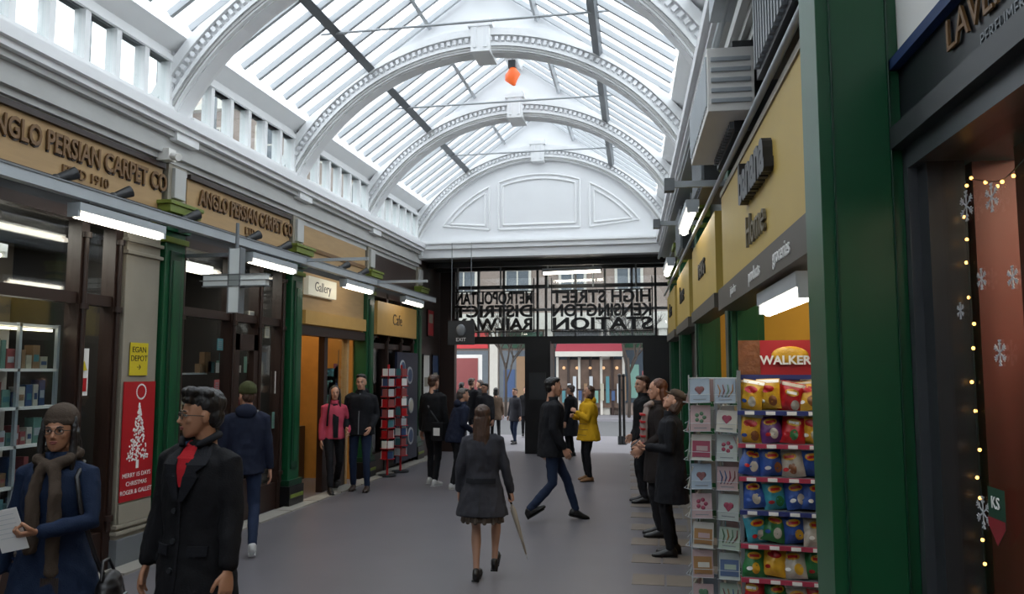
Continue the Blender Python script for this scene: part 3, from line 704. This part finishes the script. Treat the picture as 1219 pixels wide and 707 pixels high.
for y in (6.95,7.5,8.1):
    for z in np.arange(.2,1.7,.25): m.box((.1,y,z),(.3,y+.45,z+.015),MGREY); m.box((.12,y+.03,z+.015),(.25,y+.4,z+.19),random.choice(PC+[RED,BLUE,WPAPER]))
    m.box((.08,y,0),(.1,y+.02,1.75),MGREY)
m.done('newspaper_rack')
m=M(RW)
for k in range(40):
    z=random.uniform(.6,2.1); y=random.uniform(3.8,6.4); m.box((2.5,y,z),(2.58,y+.2,z+.25),random.choice(PC+[YP,RED]))
m.box((.9,5.9,0),(2.3,6.5,1.0),WPAPER); m.done('shop_back_shelves')

# ================================================================ PEOPLE
SK1=mat('skin_light','#b98a72',.5,var=.08,scale=14); SK2=mat('skin_tan','#9c6e52',.5,var=.08,scale=14)
LIP=mat('lip','#8a4a44',.45,var=.05); EYEW=mat('eye_white','#b8b4ae',.3,var=.02); EYED=mat('iris_dark','#1c120c',.2,var=.05)
HBLK=mat('hair_black','#120e0d',.4,var=.3,scale=30,bump=.5,stretch=(3,3,.4)); HBRN=mat('hair_brown','#422c20',.45,var=.4,scale=30,bump=.5,stretch=(3,3,.4)); HGRY=mat('hair_grey','#544c48',.5,var=.3,scale=30)
def cloth(n,c,r=.8,b=.3): return mat(n,c,r,var=.22,scale=5,bump=b,bscale=140,spec=.2)
def head_tpl():
    R=[(0,.062,-.004,.012,.010),(0,.056,.002,.028,.024),(0,.044,.018,.043,.042),(0,.026,.04,.054,.064),(0,.010,.07,.063,.082),(0,.0,.1,.069,.09),(0,-.006,.13,.073,.095),(0,-.01,.16,.073,.096),(0,-.012,.19,.064,.084),(0,-.012,.212,.046,.062),(0,-.012,.226,.022,.03)]
    parts=[loft(R,24), tubev([(0,-.045,-.11),(0,-.035,-.03),(0,-.02,.05)],[.056,.052,.052],14),
      tubev([(0,.088,.118),(0,.1,.095),(0,.108,.078)],[.008,.010,.013],8), ellv((0,.092,.074),(.018,.014,.009),8),
      ellv((0,.083,.13),(.045,.012,.012),10), ellv((0,.078,.048),(.026,.018,.014),10), ellv((.035,.062,.085),(.022,.022,.02),10), ellv((-.035,.062,.085),(.022,.022,.02),10)]
    for s in (-1,1): parts.append(ellv((s*.074,-.008,.1),(.009,.018,.032),10))
    return remesh(parts,.0055,2)
HEAD=head_tpl()
def hand_tpl(curl,thumb):
    parts=[]
    rr=[(0,0,-.03,.024,.020),(0,0,0,.026,.018),(0,0,.03,.036,.017),(0,0,.06,.042,.016),(0,0,.088,.041,.013),(0,0,.098,.034,.009)]
    parts.append(loft(rr,16))
    for x,z,L in ((.031,.086,.070),(.0105,.092,.079),(-.0105,.089,.073),(-.031,.08,.057)):
        p=V((x,0,z-.02)); pts=[p]; a=0; p=V((x,0,z)); pts.append(p)
        for k,(f,c) in enumerate(zip((.45,.3,.25),curl)):
            a+=radians(c); p=p+V((x*.12,-sin(a),cos(a)))*L*f; pts.append(p)
        parts.append(tubev(pts,[.0095,.0095,.0088,.008,.0068],8))
    p=V((.02,-.002,.018)); 
    if thumb: pts=[p,V((.044,-.018,.045)),V((.045,-.042,.066)),V((.033,-.058,.078))]
    else: pts=[p,V((.046,-.01,.045)),V((.058,-.02,.075)),V((.06,-.028,.095))]
    parts.append(tubev(pts,[.014,.0125,.0105,.0085],8))
    return remesh(parts,.0034,2)
HREL=hand_tpl((14,22,16),False); HGRIP=hand_tpl((55,75,45),True)
def ik(a,t,l1,l2,pole):
    a=V(a);t=V(t);d=t-a;L=d.length
    if L>(l1+l2)*.995: d=d*((l1+l2)*.995/L); L=d.length; t=a+d
    x=(l1*l1-l2*l2+L*L)/(2*L); h=sqrt(max(0,l1*l1-x*x)); u=d/L; p=V(pole); p=(p-u*p.dot(u)).normalized()
    return a+u*x+p*h,t
def interp(tab,z):
    tab=sorted(tab)
    if z<=tab[0][0]: return tab[0][1:]
    for p,q in zip(tab,tab[1:]):
        if z<=q[0]:
            f=(z-p[0])/(q[0]-p[0]); f=f*f*(3-2*f)*.3+f*.7; return tuple(p[i]+(q[i]-p[i])*f for i in range(1,len(p)))
    return tab[-1][1:]
MALE=[(1.495,.058,.056),(1.46,.095,.07),(1.43,.155,.088),(1.38,.185,.108),(1.28,.182,.122),(1.15,.166,.12),(1.05,.162,.118),(.95,.17,.124),(.85,.18,.132),(.65,.19,.145),(.4,.2,.16)]
FEM=[(1.495,.05,.05),(1.46,.08,.062),(1.43,.13,.078),(1.38,.158,.098),(1.28,.158,.122),(1.15,.14,.108),(1.06,.138,.106),(.95,.162,.122),(.85,.178,.132),(.65,.195,.15),(.4,.22,.17)]
def HAIR(style):
    if style=='short': P=[ellv((0,-.024,.162),(.079,.098,.080),18),ellv((0,-.055,.11),(.072,.058,.07),14),ellv((.02,.035,.208),(.055,.045,.028),12),ellv((-.02,.035,.205),(.05,.04,.026),12)]
    elif style=='wavy': P=[ellv((0,-.03,.170),(.086,.100,.086),18),ellv((0,-.06,.11),(.078,.062,.075),14)]+[ellv((.055*cos(k*1.1),.02+.045*sin(k*1.7),.222+.012*sin(k)),(.034,.036,.03),10) for k in range(9)]+[ellv((x,.07,.195),(.026,.024,.022),10) for x in (-.045,-.015,.02,.048)]
    elif style=='long': P=[ellv((0,-.03,.160),(.085,.100,.088),18),loft([(0,-.055,.17,.06,.05),(0,-.065,.1,.086,.060),(0,-.075,.02,.092,.054),(0,-.09,-.07,.092,.046),(0,-.1,-.17,.085,.04),(0,-.1,-.25,.065,.032),(0,-.095,-.32,.03,.02)],18)]
    elif style=='longfront': P=[ellv((0,-.034,.160),(.084,.100,.088),18),loft([(0,-.055,.17,.06,.05),(0,-.06,.1,.088,.06),(0,-.07,.02,.096,.055),(0,-.09,-.1,.1,.042),(0,-.09,-.17,.07,.03)],18)]+[tubev([(s*.072,.0,.18),(s*.084,.02,.1),(s*.088,.03,0),(s*.096,.06,-.12)],[.02,.02,.024,.014],8) for s in (-1,1)]
    elif style=='bun': P=[ellv((0,-.024,.160),(.080,.097,.082),18),ellv((0,-.05,.1),(.07,.06,.07),14),ellv((0,-.12,.14),(.04,.04,.045),12)]
    elif style=='bob': P=[ellv((0,-.03,.160),(.085,.100,.088),18),loft([(0,-.05,.17,.07,.06),(0,-.045,.08,.090,.070),(0,-.045,.01,.09,.068),(0,-.045,-.02,.07,.055)],18)]
    return remesh(P,.006,2,fold=.006,fs=(50,50,12))
HC={}
class Person:
    def __init__(s,name,pos,heading,H,top,bottom,shoe,skin=SK1,hair='short',hairm=HBLK,female=False,hem=.85,feet=None,wrists=None,lean=0,hyaw=0,hpitch=0,bulk=1.0,bare=False,vox=.014,palms=None,grips=(0,0),poles=None,hipz=.93,flare=0,beanie=None,hood=False,footyaw=(0,0),legr=1.0,collar=True):
        s.name=name; k=H/1.75; T=Matrix.Translation(V((pos[0],pos[1],0)))@Matrix.Rotation(radians(heading),4,'Z')@Matrix.Scale(k,4)
        m=s.m=M(T); s.k=k
        feet=feet or [(-.1,0,.08,0),(.1,0,.08,0)]; wrists=wrists or [(-.26,.03,.82),(.26,.03,.82)]
        prof=FEM if female else MALE; s.prof=prof
        ly=lambda z: lean*max(0,(z-.9))*1.0+(.0)
        s.ly=ly
        def ring(z):
            a,b=interp(prof,z); f=flare*max(0,.95-z); return (a*bulk+f,b*bulk+f*.8)
        s.ring=ring
        zs=[hem,hem+.02]+[z for z in np.arange(hem+.07,1.36,.06)]+[1.38,1.41,1.43,1.445,1.46,1.48,1.495]
        parts=[loft([(0,ly(z),z,)+((ring(z)) if z<1.42 else interp(prof,z)) for z in zs],28)]
        sw=.150 if female else .172
        hands=[]
        dflt=[(-.5,-.9,-.2),(.5,-.9,-.2)]
        for i,sd in enumerate((-1,1)):
            S=V((sd*sw,ly(1.4),1.395)); E,Wp=ik(S,wrists[i],.285,.255,(poles or dflt)[i])
            r=.9 if female else 1; r*=bulk**.7
            d=(Wp-E).normalized(); 
            parts.append(tubev([S+V((-sd*.05,0,.01)),S+V((sd*.012,0,-.01)),S.lerp(E,.5),E,E.lerp(Wp,.5),Wp-d*.005],[.058*r,.062*r,.054*r,.050*r,.045*r,.039*r],14))
            hands.append((Wp,d,sd,i))
        A,f=remesh(parts,vox,3,fold=.013,fs=(10,10,6)); m.add(A,f,top,True)
        for Wp,d,sd,i in hands:
            tpl=HGRIP if grips[i] else HREL
            pn=V(palms[i]) if palms and palms[i] else V((-sd,0,0))
            Z=d; Y=-(pn-Z*pn.dot(Z)).normalized(); X=Y.cross(Z)
            Mx=Matrix((X,Y,Z)).transposed().to_4x4(); Mx.translation=Wp+d*.012
            A=np.array(tpl[0]).copy(); 
            if sd<0: A[:,0]*=-1; 
            m.add(A,tpl[1] if sd>0 else [q[::-1] for q in tpl[1]],skin,True,Mx@Matrix.Scale(.93 if female else 1,4))
            setattr(s,'hand%d'%i,Mx)
        lp=[]
        for i,sd in enumerate((-1,1)):
            Hh=V((sd*.088,ly(.9),hipz)); fx=V(feet[i][:3]); fy=radians(footyaw[i])
            K,An=ik(Hh,fx,.435,.425,(sd*.08,1,0)); q=legr
            if bare: lp.append(tubev([Hh,Hh.lerp(K,.5),K,K.lerp(An,.3),K.lerp(An,.7),An],[.08,.066,.046,.052,.036,.030],14))
            else: lp.append(tubev([Hh,Hh.lerp(K,.5),K,K.lerp(An,.35),K.lerp(An,.8),An+V((0,0,.01))],[.092*q,.078*q,.060*q,.058*q,.050*q,.047*q],14))
            pt=radians(feet[i][3]); R_=Matrix.Translation(An)@Matrix.Rotation(-fy,4,'Z')@Matrix.Rotation(-pt,4,'X')
            rg=[(-.075,.020,.02),(-.07,.030,.04),(-.04,.036,.055),(0,.036,.055),(.05,.040,.042),(.1,.046,.032),(.15,.044,.026),(.185,.030,.02),(.195,.012,.012)]
            vs=[];fs=[];n=14
            for (yy,w,h) in rg:
                for kk in range(n):
                    t=2*pi*kk/n; zz=-.08+h+h*sin(t); vs.append((w*cos(t)*(1 if sin(t)<0 else .9),yy,max(zz,-.078)))
            for a in range(len(rg)-1):
                for kk in range(n): fs.append((a*n+kk,a*n+(kk+1)%n,(a+1)*n+(kk+1)%n,(a+1)*n+kk))
            fs.append(tuple(range(n))); fs.append(tuple(range(len(rg)*n-1,(len(rg)-1)*n-1,-1)))
            A,f=remesh([(vs,fs),tubev([(0,-.015,-.04),(0,-.012,.015)],[.042,.040 if not bare else .034],12)],.010,2)
            m.add(A,f,shoe,True,R_)
            m.box((-.036,-.075,-.083),(.036,-.0,-.07),BLACK if shoe!=SHW else shoe,T=R_); m.box((-.042,.0,-.083),(.042,.16,-.072),BLACK if shoe!=SHW else shoe,T=R_)
        if not bare: lp.append(ellv((0,ly(.95),hipz+.02),(.15,.105,.12),16))
        A,f=remesh(lp,vox*.85,3,fold=0 if bare else .008,fs=(9,9,9)); m.add(A,f,bottom,True)
        hs=1.0 if not female else .96
        HM=Matrix.Translation((0,ly(1.5)+.01,1.512 if not female else 1.52))@Matrix.Rotation(radians(hyaw),4,'Z')@Matrix.Rotation(radians(-hpitch),4,'X')@Matrix.Scale(hs,4); s.HM=HM
        m.add(HEAD[0],HEAD[1],skin,True,HM)
        for sd in (-1,1):
            m.ell((sd*.031,.079,.112),(.0125,.010,.0065),EYEW,10,T=HM); m.ell((sd*.031,.0865,.112),(.0055,.004,.0055),EYED,8,T=HM)
            m.tube([(sd*.018,.085,.118),(sd*.031,.09,.1195),(sd*.045,.083,.1165)],[.0015,.003,.0015],hairm,6,T=HM)
            m.tube([(sd*.016,.094,.133),(sd*.032,.092,.138),(sd*.048,.082,.134)],[.003,.0042,.0025],hairm,6,T=HM)
        m.tube([(-.021,.09,.05),(-.008,.097,.052),(.008,.097,.052),(.021,.09,.05)],[.003,.005,.005,.003],LIP,6,T=HM)
        m.tube([(-.016,.09,.043),(0,.096,.042),(.016,.09,.043)],[.003,.0055,.003],LIP,6,T=HM)
        if hair:
            if hair not in HC: HC[hair]=HAIR(hair)
            m.add(HC[hair][0],HC[hair][1],hairm,True,HM)
        if beanie:
            A,f=remesh([ellv((0,-.026,.176),(.090,.108,.088),20),loft([(0,-.024,.134,.088,.106),(0,-.022,.165,.092,.110),(0,-.022,.17,.085,.1)],24)],.007,2,fold=.003,fs=(30,30,8)); m.add(A,f,beanie,True,HM@Matrix.Translation((0,0,.008)))
        if collar: m.add(*loft([(0,ly(1.46),1.43,.088,.078),(0,ly(1.5),1.475,.072,.068),(0,ly(1.5),1.51,.07,.068)],20),top,True)
        if hood: m.ell((0,ly(1.45)-.09,1.47),(.11,.06,.08),top,14)
    def surf(s,x,z):
        a,b=s.ring(z) if z<1.42 else interp(s.prof,z); return s.ly(z)+b*sqrt(max(0,1-(x/a)**2))
    def strip(s,rows,off,mt,back=False):
        vs=[];fs=[];n=6
        for (xl,xr,z) in rows:
            for i in range(n+1):
                x=xl+(xr-xl)*i/n; y=s.surf(x,z)
                if back: y=2*s.ly(z)-y-off
                else: y+=off
                vs.append((x,y,z))
        for j in range(len(rows)-1):
            for i in range(n): a=j*(n+1)+i; fs.append((a,a+1,a+n+2,a+n+1))
        s.m.add(vs,fs,mt,True)
    def slab(s,rows,off,mt,th=.012):
        n=6;vs=[];fs=[];K=len(rows)
        for o in (off,off+th):
            for (xl,xr,z) in rows:
                for i in range(n+1):
                    x=xl+(xr-xl)*i/n; vs.append((x,s.surf(x,z)+o,z))
        st=K*(n+1)
        for b in (0,st):
            for j in range(K-1):
                for i in range(n): a=b+j*(n+1)+i; fs.append((a,a+1,a+n+2,a+n+1))
        edge=[i for i in range(n+1)]+[j*(n+1)+n for j in range(1,K)]+[(K-1)*(n+1)+i for i in range(n-1,-1,-1)]+[j*(n+1) for j in range(K-2,0,-1)]
        for a,b in zip(edge,edge[1:]+edge[:1]): fs.append((a,b,b+st,a+st))
        s.m.add(vs,fs,mt,False)
    def loop(s,pts,r,mt,flat=1): s.m.tube(pts,[r]*len(pts),mt,8,flat=flat)
    def glasses(s):
        for sd in (-1,1):
            c=(sd*.033,.100,.112); n=16; P=[(c[0]+.024*cos(2*pi*k/n),c[1]-abs(.0*k),c[2]+.017*sin(2*pi*k/n)) for k in range(n+1)]
            s.m.tube(P,[.0022]*len(P),BLACK,6,T=s.HM); s.m.tube([(sd*.057,.099,.116),(sd*.076,.05,.114),(sd*.078,0,.11)],[.0022]*3,BLACK,6,T=s.HM)
        s.m.tube([(-.009,.102,.115),(.009,.102,.115)],[.002]*2,BLACK,6,T=s.HM)
    def done(s): return s.m.done(s.name)
SHB=mat('shoe_black','#141214',.4,var=.1); SHW=mat('shoe_white','#b4b4b4',.5,var=.06); SHT=mat('boot_tan','#7a5532',.6,var=.1); SHBR=mat('shoe_brown','#2e2019',.4,var=.1)
C_BLK=cloth('wool_black','#131316'); C_NAVY=cloth('wool_navy','#1a2032'); C_BLUE=cloth('wool_blue','#16233a'); C_GREY=cloth('wool_grey','#34343a'); C_YEL=cloth('puffer_yellow','#c0941a'); C_PINK=cloth('pink_fleece','#b8485c'); C_JEAN=cloth('denim','#202b42'); C_TR=cloth('trouser_black','#17171b'); C_JKT=cloth('jacket_dark','#18191e'); C_RED=cloth('red_jumper','#a01a22'); C_BRN=cloth('brown_knit','#463b32'); C_GRN=cloth('olive_knit','#3e4126'); C_TAN=cloth('tan_coat','#55463a'); TIGHT=mat('bare_leg_skin','#a07a66',.5,var=.06)
def at(px,py,y): p=gy(px,py,y); return (p.x,p.y),p.z
WS=[(-.1,-.22,.14,-30),(.1,.28,.085,6)]
# near woman
pos,H=at(74,480,3.75)
p=Person('woman_in_blue_coat',pos,196,H*.985,C_BLUE,C_TR,SHB,SK2,'longfront',HBLK,True,hem=.62,wrists=[(-.03,.25,1.12),(.27,.04,.86)],poles=[(-.9,-.3,-.6),(.5,-.9,-.2)],palms=[(.5,0,.8),None],grips=(1,0),hyaw=4,vox=.011,bulk=1.18,beanie=C_BRN,flare=.12)
p.glasses()
sf=p.m; 
sf.add(*remesh([tubev([(-.09,-.03,1.5),(-.08,.08,1.47),(0,.115,1.44),(.08,.08,1.47),(.09,-.03,1.5),(0,-.09,1.51),(-.09,-.03,1.5)],[.032]*7,10),tubev([(-.03,.12,1.45),(-.06,.155,1.3),(-.05,.15,1.1),(-.06,.16,.88)],[.032,.038,.042,.04],10,.5),tubev([(.03,.12,1.45),(.06,.155,1.28),(.05,.16,1.0)],[.03,.04,.04],10,.5)],.008,2,fold=.010,fs=(18,18,8)),C_BRN,True)
p.loop([(-.12,-.03,1.45),(-.14,.10,1.38),(-.18,.12,1.2),(-.25,.08,.95),(-.28,.05,.85)],.013,SHB)
for k in range(12): sf.cyl((-.1+k*.008,.17,.86),(-.1+k*.008,.17,.78),.003,C_BRN,5)
p.done()
h=p.hand0@V((0,-.03,.07)); m=M(p.m.T)
T=Matrix.Translation((h.x+.055,h.y+.015,h.z+.01))@Matrix.Rotation(radians(-15),4,'X')@Matrix.Rotation(radians(12),4,'Y'); m.box((-.07,-.001,-.13),(.07,.001,.1),WPAPER,T=T); m.box((-.07,.003,-.128),(.068,.004,.099),WPAPER,T=T)
for k in range(6): m.box((-.05,.004,.07-k*.025),(.05,.0045,.072-k*.025),LGREY,T=T)
m.done('folded_leaflet')
m=M(p.m.T); m.add(*remesh([ellv((-.32,.05,.72),(.07,.13,.15),16)],.01,2,fold=.01,fs=(12,12,12)),SHB,True); m.tube([(-.31,-.05,.83),(-.29,.0,.92),(-.29,.08,.92),(-.31,.14,.83)],[.009]*4,SHB,8); m.box((-.4,.0,.7),(-.385,.08,.74),LGREY); m.done('shoulder_bag')
# near man
pos,H=at(242,455,3.85)
p=Person('man_in_black_coat',pos,172,H*.975,C_BLK,C_TR,SHB,SK2,'wavy',HBLK,False,hem=.58,wrists=[(-.27,.1,.87),(.25,.08,.86)],hyaw=-38,vox=.011,bulk=1.17,flare=.05,palms=[(.9,-.3,0),(-.9,-.3,0)],collar=False)
p.glasses()
p.slab([(-.03,.03,1.465),(-.05,.05,1.445),(-.05,.05,1.41),(-.038,.038,1.36),(-.02,.02,1.31),(-.005,.005,1.27)],.003,C_RED,.006)
p.m.tube([(-.06,.0,1.485),(-.045,.045,1.47),(0,.066,1.46),(.045,.045,1.47),(.06,0,1.485)],[.009]*5,C_RED,8)
for s in (-1,1):
    p.slab([(s*.045,s*.085,1.475),(s*.045,s*.125,1.42),(s*.035,s*.13,1.38),(s*.03,s*.085,1.345),(s*.02,s*.10,1.32),(s*-.0,s*.03,1.2)],.010,C_JKT,.010)
    p.m.tube([(s*.05,.085,1.475),(s*.085,.04,1.50),(s*.07,-.05,1.52),(0,-.085,1.525)],[.016,.02,.022,.022],C_JKT,8)
for z in (1.15,1.0,.86): p.m.cyl((.03,p.surf(.03,z)+.002,z),(.03,p.surf(.03,z)+.014,z),.014,DGREY,12)
p.slab([(-.012,.002,1.2),(-.012,.002,1.0),(-.012,.002,.62)],.004,C_TR,.008)
for s in (-1,1): p.slab([(s*.06,s*.15,.98),(s*.06,s*.15,.93)],.006,C_JKT,.01)
p.done()
pos=gz(288,660); H=gy(280,457,pos.y).z
Person('man_in_navy_jacket',pos,28,H,C_NAVY,C_JEAN,SHW,SK1,'short',HBRN,hem=.82,feet=[(-.1,.2,.085,4),(.1,-.2,.13,-25)],beanie=C_GRN,hyaw=25,hood=True,bulk=1.1,vox=.014).done()
pos=gz(396,586); H=gy(391,459,pos.y).z
p=Person('woman_in_pink_jacket',pos,215,H,C_PINK,C_TR,SHB,SK1,'longfront',HBLK,True,hem=.88,feet=WS,hyaw=-5,vox=.016,bulk=1.1,wrists=[(-.2,.14,.98),(.22,.06,.86)]); p.strip([(-.04,.04,1.45),(-.05,.05,1.2),(-.04,.04,.9)],.014,C_TR); 
p.loop([(.1,.08,1.44),(.13,.14,1.3),(.14,.13,1.1)],.016,C_BLK); p.done()
pos=gz(428,584); H=gy(428,445,pos.y).z
p=Person('man_in_dark_jacket',pos,190,H,C_JKT,C_JEAN,SHBR,SK1,'short',HBLK,hem=.83,feet=[(-.12,.05,.08,0),(.11,-.06,.08,0)],wrists=[(-.18,.16,.95),(.18,.16,.95)],bulk=1.2,vox=.016,hood=True); p.strip([(-.006,.006,1.46),(-.006,.006,1.1),(-.006,.006,.85)],.012,MGREY); p.done()
pos=gz(515,577); H=gy(517,446,pos.y).z
p=Person('man_with_satchel',pos,-20,H,C_BLK,C_TR,SHW,SK1,'short',HBRN,hem=.84,feet=[(-.12,.1,.08,0),(.12,-.1,.08,0)],bulk=1.22,vox=.017); p.loop([(-.15,0,1.45),(0,-.14,1.25),(.17,-.1,1.0)],.014,DGREY)
p.m.box((.12,-.22,.72),(.34,-.12,1.0),C_BLK); p.m.box((.17,-.225,.8),(.29,-.22,.92),WPAPER); p.done()
pos=gz(541,581); H=gy(545,462,pos.y).z
Person('man_in_hooded_jacket',pos,-55,H,C_NAVY,C_TR,SHW,SK1,'short',HGRY,hem=.8,lean=.25,hood=True,feet=[(-.12,.15,.08,0),(.12,-.08,.08,0)],bulk=1.3,vox=.017,wrists=[(-.12,.3,1.05),(.15,.28,1.0)]).done()
# central woman
pos=gz(574,690); H=gy(573,482,pos.y).z
p=Person('woman_in_grey_coat',pos,3,H,C_GREY,TIGHT,SHB,SK1,'long',HBRN,True,hem=.64,bare=True,feet=[(-.05,-.06,.1,-8),(.10,.16,.16,-30)],vox=.012,bulk=1.22,flare=.10,wrists=[(-.25,.04,.88),(.29,.06,.86)],grips=(0,1))
SKT=cloth('patterned_skirt','#5a5048'); p.m.add(*loft([(0,0,.585,.2,.16),(0,0,.60,.205,.165),(0,0,.8,.18,.14)],28),SKT,True)
for k in range(14): a=k*.45; p.m.tube([(.19*cos(a),.15*sin(a),.7),(.205*cos(a),.168*sin(a),.58)],[.02,.022],SKT,6)
p.strip([(-.15,.15,1.02),(-.15,.15,.99),(-.15,.15,.97)],.014,C_JKT,back=True); p.strip([(-.004,.004,.96),(-.004,.004,.68)],.012,BLACK,back=True); p.done()
h=p.m.T@p.hand1@V((0,-.03,.075)); um=M()
tip=h+V((.16,.0,-.52)); UM=mat('umbrella_fabric_beige','#8d8478',.5,var=.15); d=(tip-h).normalized()
um.tube([h-d*.1,h+d*.04],[.011,.01],DWOOD,8); um.tube([h-d*.1,h-d*.14+V((.02,0,0)),h-d*.12+V((.045,0,0))],[.009]*3,DWOOD,8)
um.tube([h+d*.05,h+d*.1,h+d*.25,tip-d*.05],[.012,.026,.02,.007],UM,10); um.tube([tip-d*.05,tip],[.004,.003],LGREY,6)
for k in range(5): a=k*1.26; um.tube([h+d*.07+V((cos(a),sin(a),0))*.018,tip-d*.07],[.007,.003],UM,5)
um.done('folded_umbrella')
# walking man
pos=gz(656,620); H=gy(658,449,pos.y).z
Person('man_in_dark_coat',pos,-72,H,C_JKT,C_JEAN,SHB,SK1,'short',HBLK,hem=.78,hipz=.9,feet=[(-.07,.33,.10,14),(.08,-.28,.15,-30)],wrists=[(-.24,-.05,.88),(.22,.12,.9)],bulk=1.25,vox=.014,hyaw=-5,lean=.05).done()
pos=gz(701,572); H=gy(704,459,pos.y).z
p=Person('woman_in_yellow_coat',pos,120,H,C_YEL,C_TR,SHT,SK1,'bob',HBRN,True,hem=.74,bulk=1.45,flare=.03,feet=[(-.13,.04,.08,0),(.13,-.03,.08,0)],wrists=[(-.06,.27,1.27),(.1,.26,1.18)],grips=(1,1),hpitch=-8,hood=True,vox=.015)
for z in (.85,.95,1.05,1.15,1.25): p.strip([(-.2,.2,z),(-.2,.2,z-.008)],.012,C_TAN); 
p.done()
pos=gz(680,543); H=gy(680,458,pos.y).z
Person('man_in_long_coat',pos,70,H,C_JKT,C_TR,SHB,SK1,'short',HGRY,hem=.5,bulk=1.25,vox=.02).done()
pos=gz(767,598); H=gy(765,447,pos.y).z
Person('man_in_black_jacket',pos,100,H,C_BLK,C_TR,SHB,SK1,'short',HBRN,hem=.7,bulk=1.2,vox=.016,wrists=[(-.22,.1,.88),(.2,.12,.92)],hyaw=20).done()
pos=gz(786,638); H=gy(787,451,pos.y).z
p=Person('woman_with_scarf',pos,95,H,cloth('wool_charcoal_brown','#241f1f'),C_TR,SHB,SK1,'long',mat('hair_auburn','#5a3422',.45,var=.4,scale=30,bump=.5,stretch=(3,3,.4)),True,hem=.6,bulk=1.2,vox=.014,wrists=[(-.14,.2,.98),(.2,.16,.95)])
SCF=cloth('red_white_scarf','#948680'); 
p.m.tube([(-.1,.08,1.48),(0,.13,1.44),(.1,.08,1.46),(.1,-.04,1.5)],[.035]*4,SCF,10)
for sx in (-.05,.09):
    p.m.tube([(sx*.6,.12,1.44),(sx,.16,1.25),(sx,.165,.98)],[.035,.05,.045],SCF,10,flat=.6)
    for k in range(5): p.m.box((sx-.05,.15,1.02+k*.08),(sx+.05,.205,1.04+k*.08),RED)
p.done()
pos=gz(801,661); H=gy(808,462,pos.y).z
p=Person('woman_with_phone',pos,92,H,C_JKT,C_TR,SHB,SK1,'bob',HBRN,True,hem=.55,bulk=1.2,vox=.013,wrists=[(-.08,.25,1.13),(.12,.24,1.1)],grips=(1,1),hpitch=-28,palms=[(0,-.6,.8),(0,-.6,.8)],feet=[(-.1,.03,.08,0),(.1,-.02,.08,0)])
p.m.add(*remesh([ellv((0,-.02,.19),(.093,.11,.062),18),ellv((0,.07,.165),(.06,.06,.012),14)],.007,2),C_BRN,True,T=p.HM)
p.done()
m=M(p.m.T); T=Matrix.Translation((.0,.37,1.17))@Matrix.Rotation(radians(50),4,'X'); m.box((-.036,-.004,-.07),(.036,.004,.07),BLACK,T=T); m.box((-.032,-.0055,-.062),(.032,-.004,.062),mat('phone_screen','#9ab0c8',.2,es=.6),T=T); m.done('mobile_phone',.002)
far=[('pedestrian',561,532,450,-30,C_JKT,C_TR,'short',HBRN,False),('pedestrian',577,541,456,160,C_GREY,C_TR,'short',HBLK,False),('pedestrian',590,526,462,20,C_TAN,C_TR,'bob',HBLK,True),('pedestrian',613,528,468,150,C_GREY,C_JEAN,'short',HBRN,True),('pedestrian',571,525,452,90,C_BLK,C_TR,'short',HGRY,False),('pedestrian',549,528,455,0,C_BLK,C_TR,'short',HBLK,False),('pedestrian',626,520,462,190,C_BLK,C_TR,'bun',HBRN,True)]
for n,px,fy_,hy,hd,tp,bt,hr,hm,fe in far:
    pos=gz(px,fy_); H=gy(px,hy,pos.y).z; H=max(1.4,min(1.85,H))
    Person(n,pos,hd,H,tp,bt,SHB,SK1,hr,hm,fe,hem=.7,bulk=1.15,vox=.024,feet=[(-.1,.12,.08,0),(.1,-.12,.1,-12)]).done()

# ================================================================ LIGHT
w=bpy.data.worlds.new('world'); sc.world=w; w.use_nodes=True; nt=w.node_tree; N=nt.nodes; L=nt.links
bg=N['Background']; tc=N.new('ShaderNodeTexCoord'); nz=N.new('ShaderNodeTexNoise'); nz.inputs['Scale'].default_value=2.2; nz.inputs['Detail'].default_value=3
L.new(tc.outputs['Generated'],nz.inputs['Vector'])
mx=N.new('ShaderNodeMix'); mx.data_type='RGBA'; mx.inputs[6].default_value=(.84,.90,.96,1); mx.inputs[7].default_value=(.96,.99,1,1); L.new(nz.outputs['Fac'],mx.inputs[0]); L.new(mx.outputs[2],bg.inputs[0]); bg.inputs[1].default_value=3.4
def alight(name,loc,size,sy,en,col,rot=(0,0,0)):
    l=bpy.data.lights.new(name,'AREA'); l.shape='RECTANGLE'; l.size=size; l.size_y=sy; l.energy=en; l.color=col; o=bpy.data.objects.new(name,l); o.location=loc; o.rotation_euler=rot; sc.collection.objects.link(o)
alight('shop_ceiling_lamp',(XL-.8,11.9,3.2),.8,2,26,(1,.8,.5)); alight('shop_ceiling_lamp',(XL-.7,6,3.2),.6,2,45,(1,.93,.82)); alight('shop_ceiling_lamp',(XL-.7,9,3.2),.6,2,35,(1,.93,.82))
alight('shop_ceiling_lamp',(1.8,5,3.15),1,2,50,(1,.85,.55)); alight('shop_ceiling_lamp',(1.5,8,3.15),1,2,25,(1,.85,.6)); alight('shop_ceiling_lamp',(1.35,1.9,2.55),.3,1.2,30,(1,.78,.55))
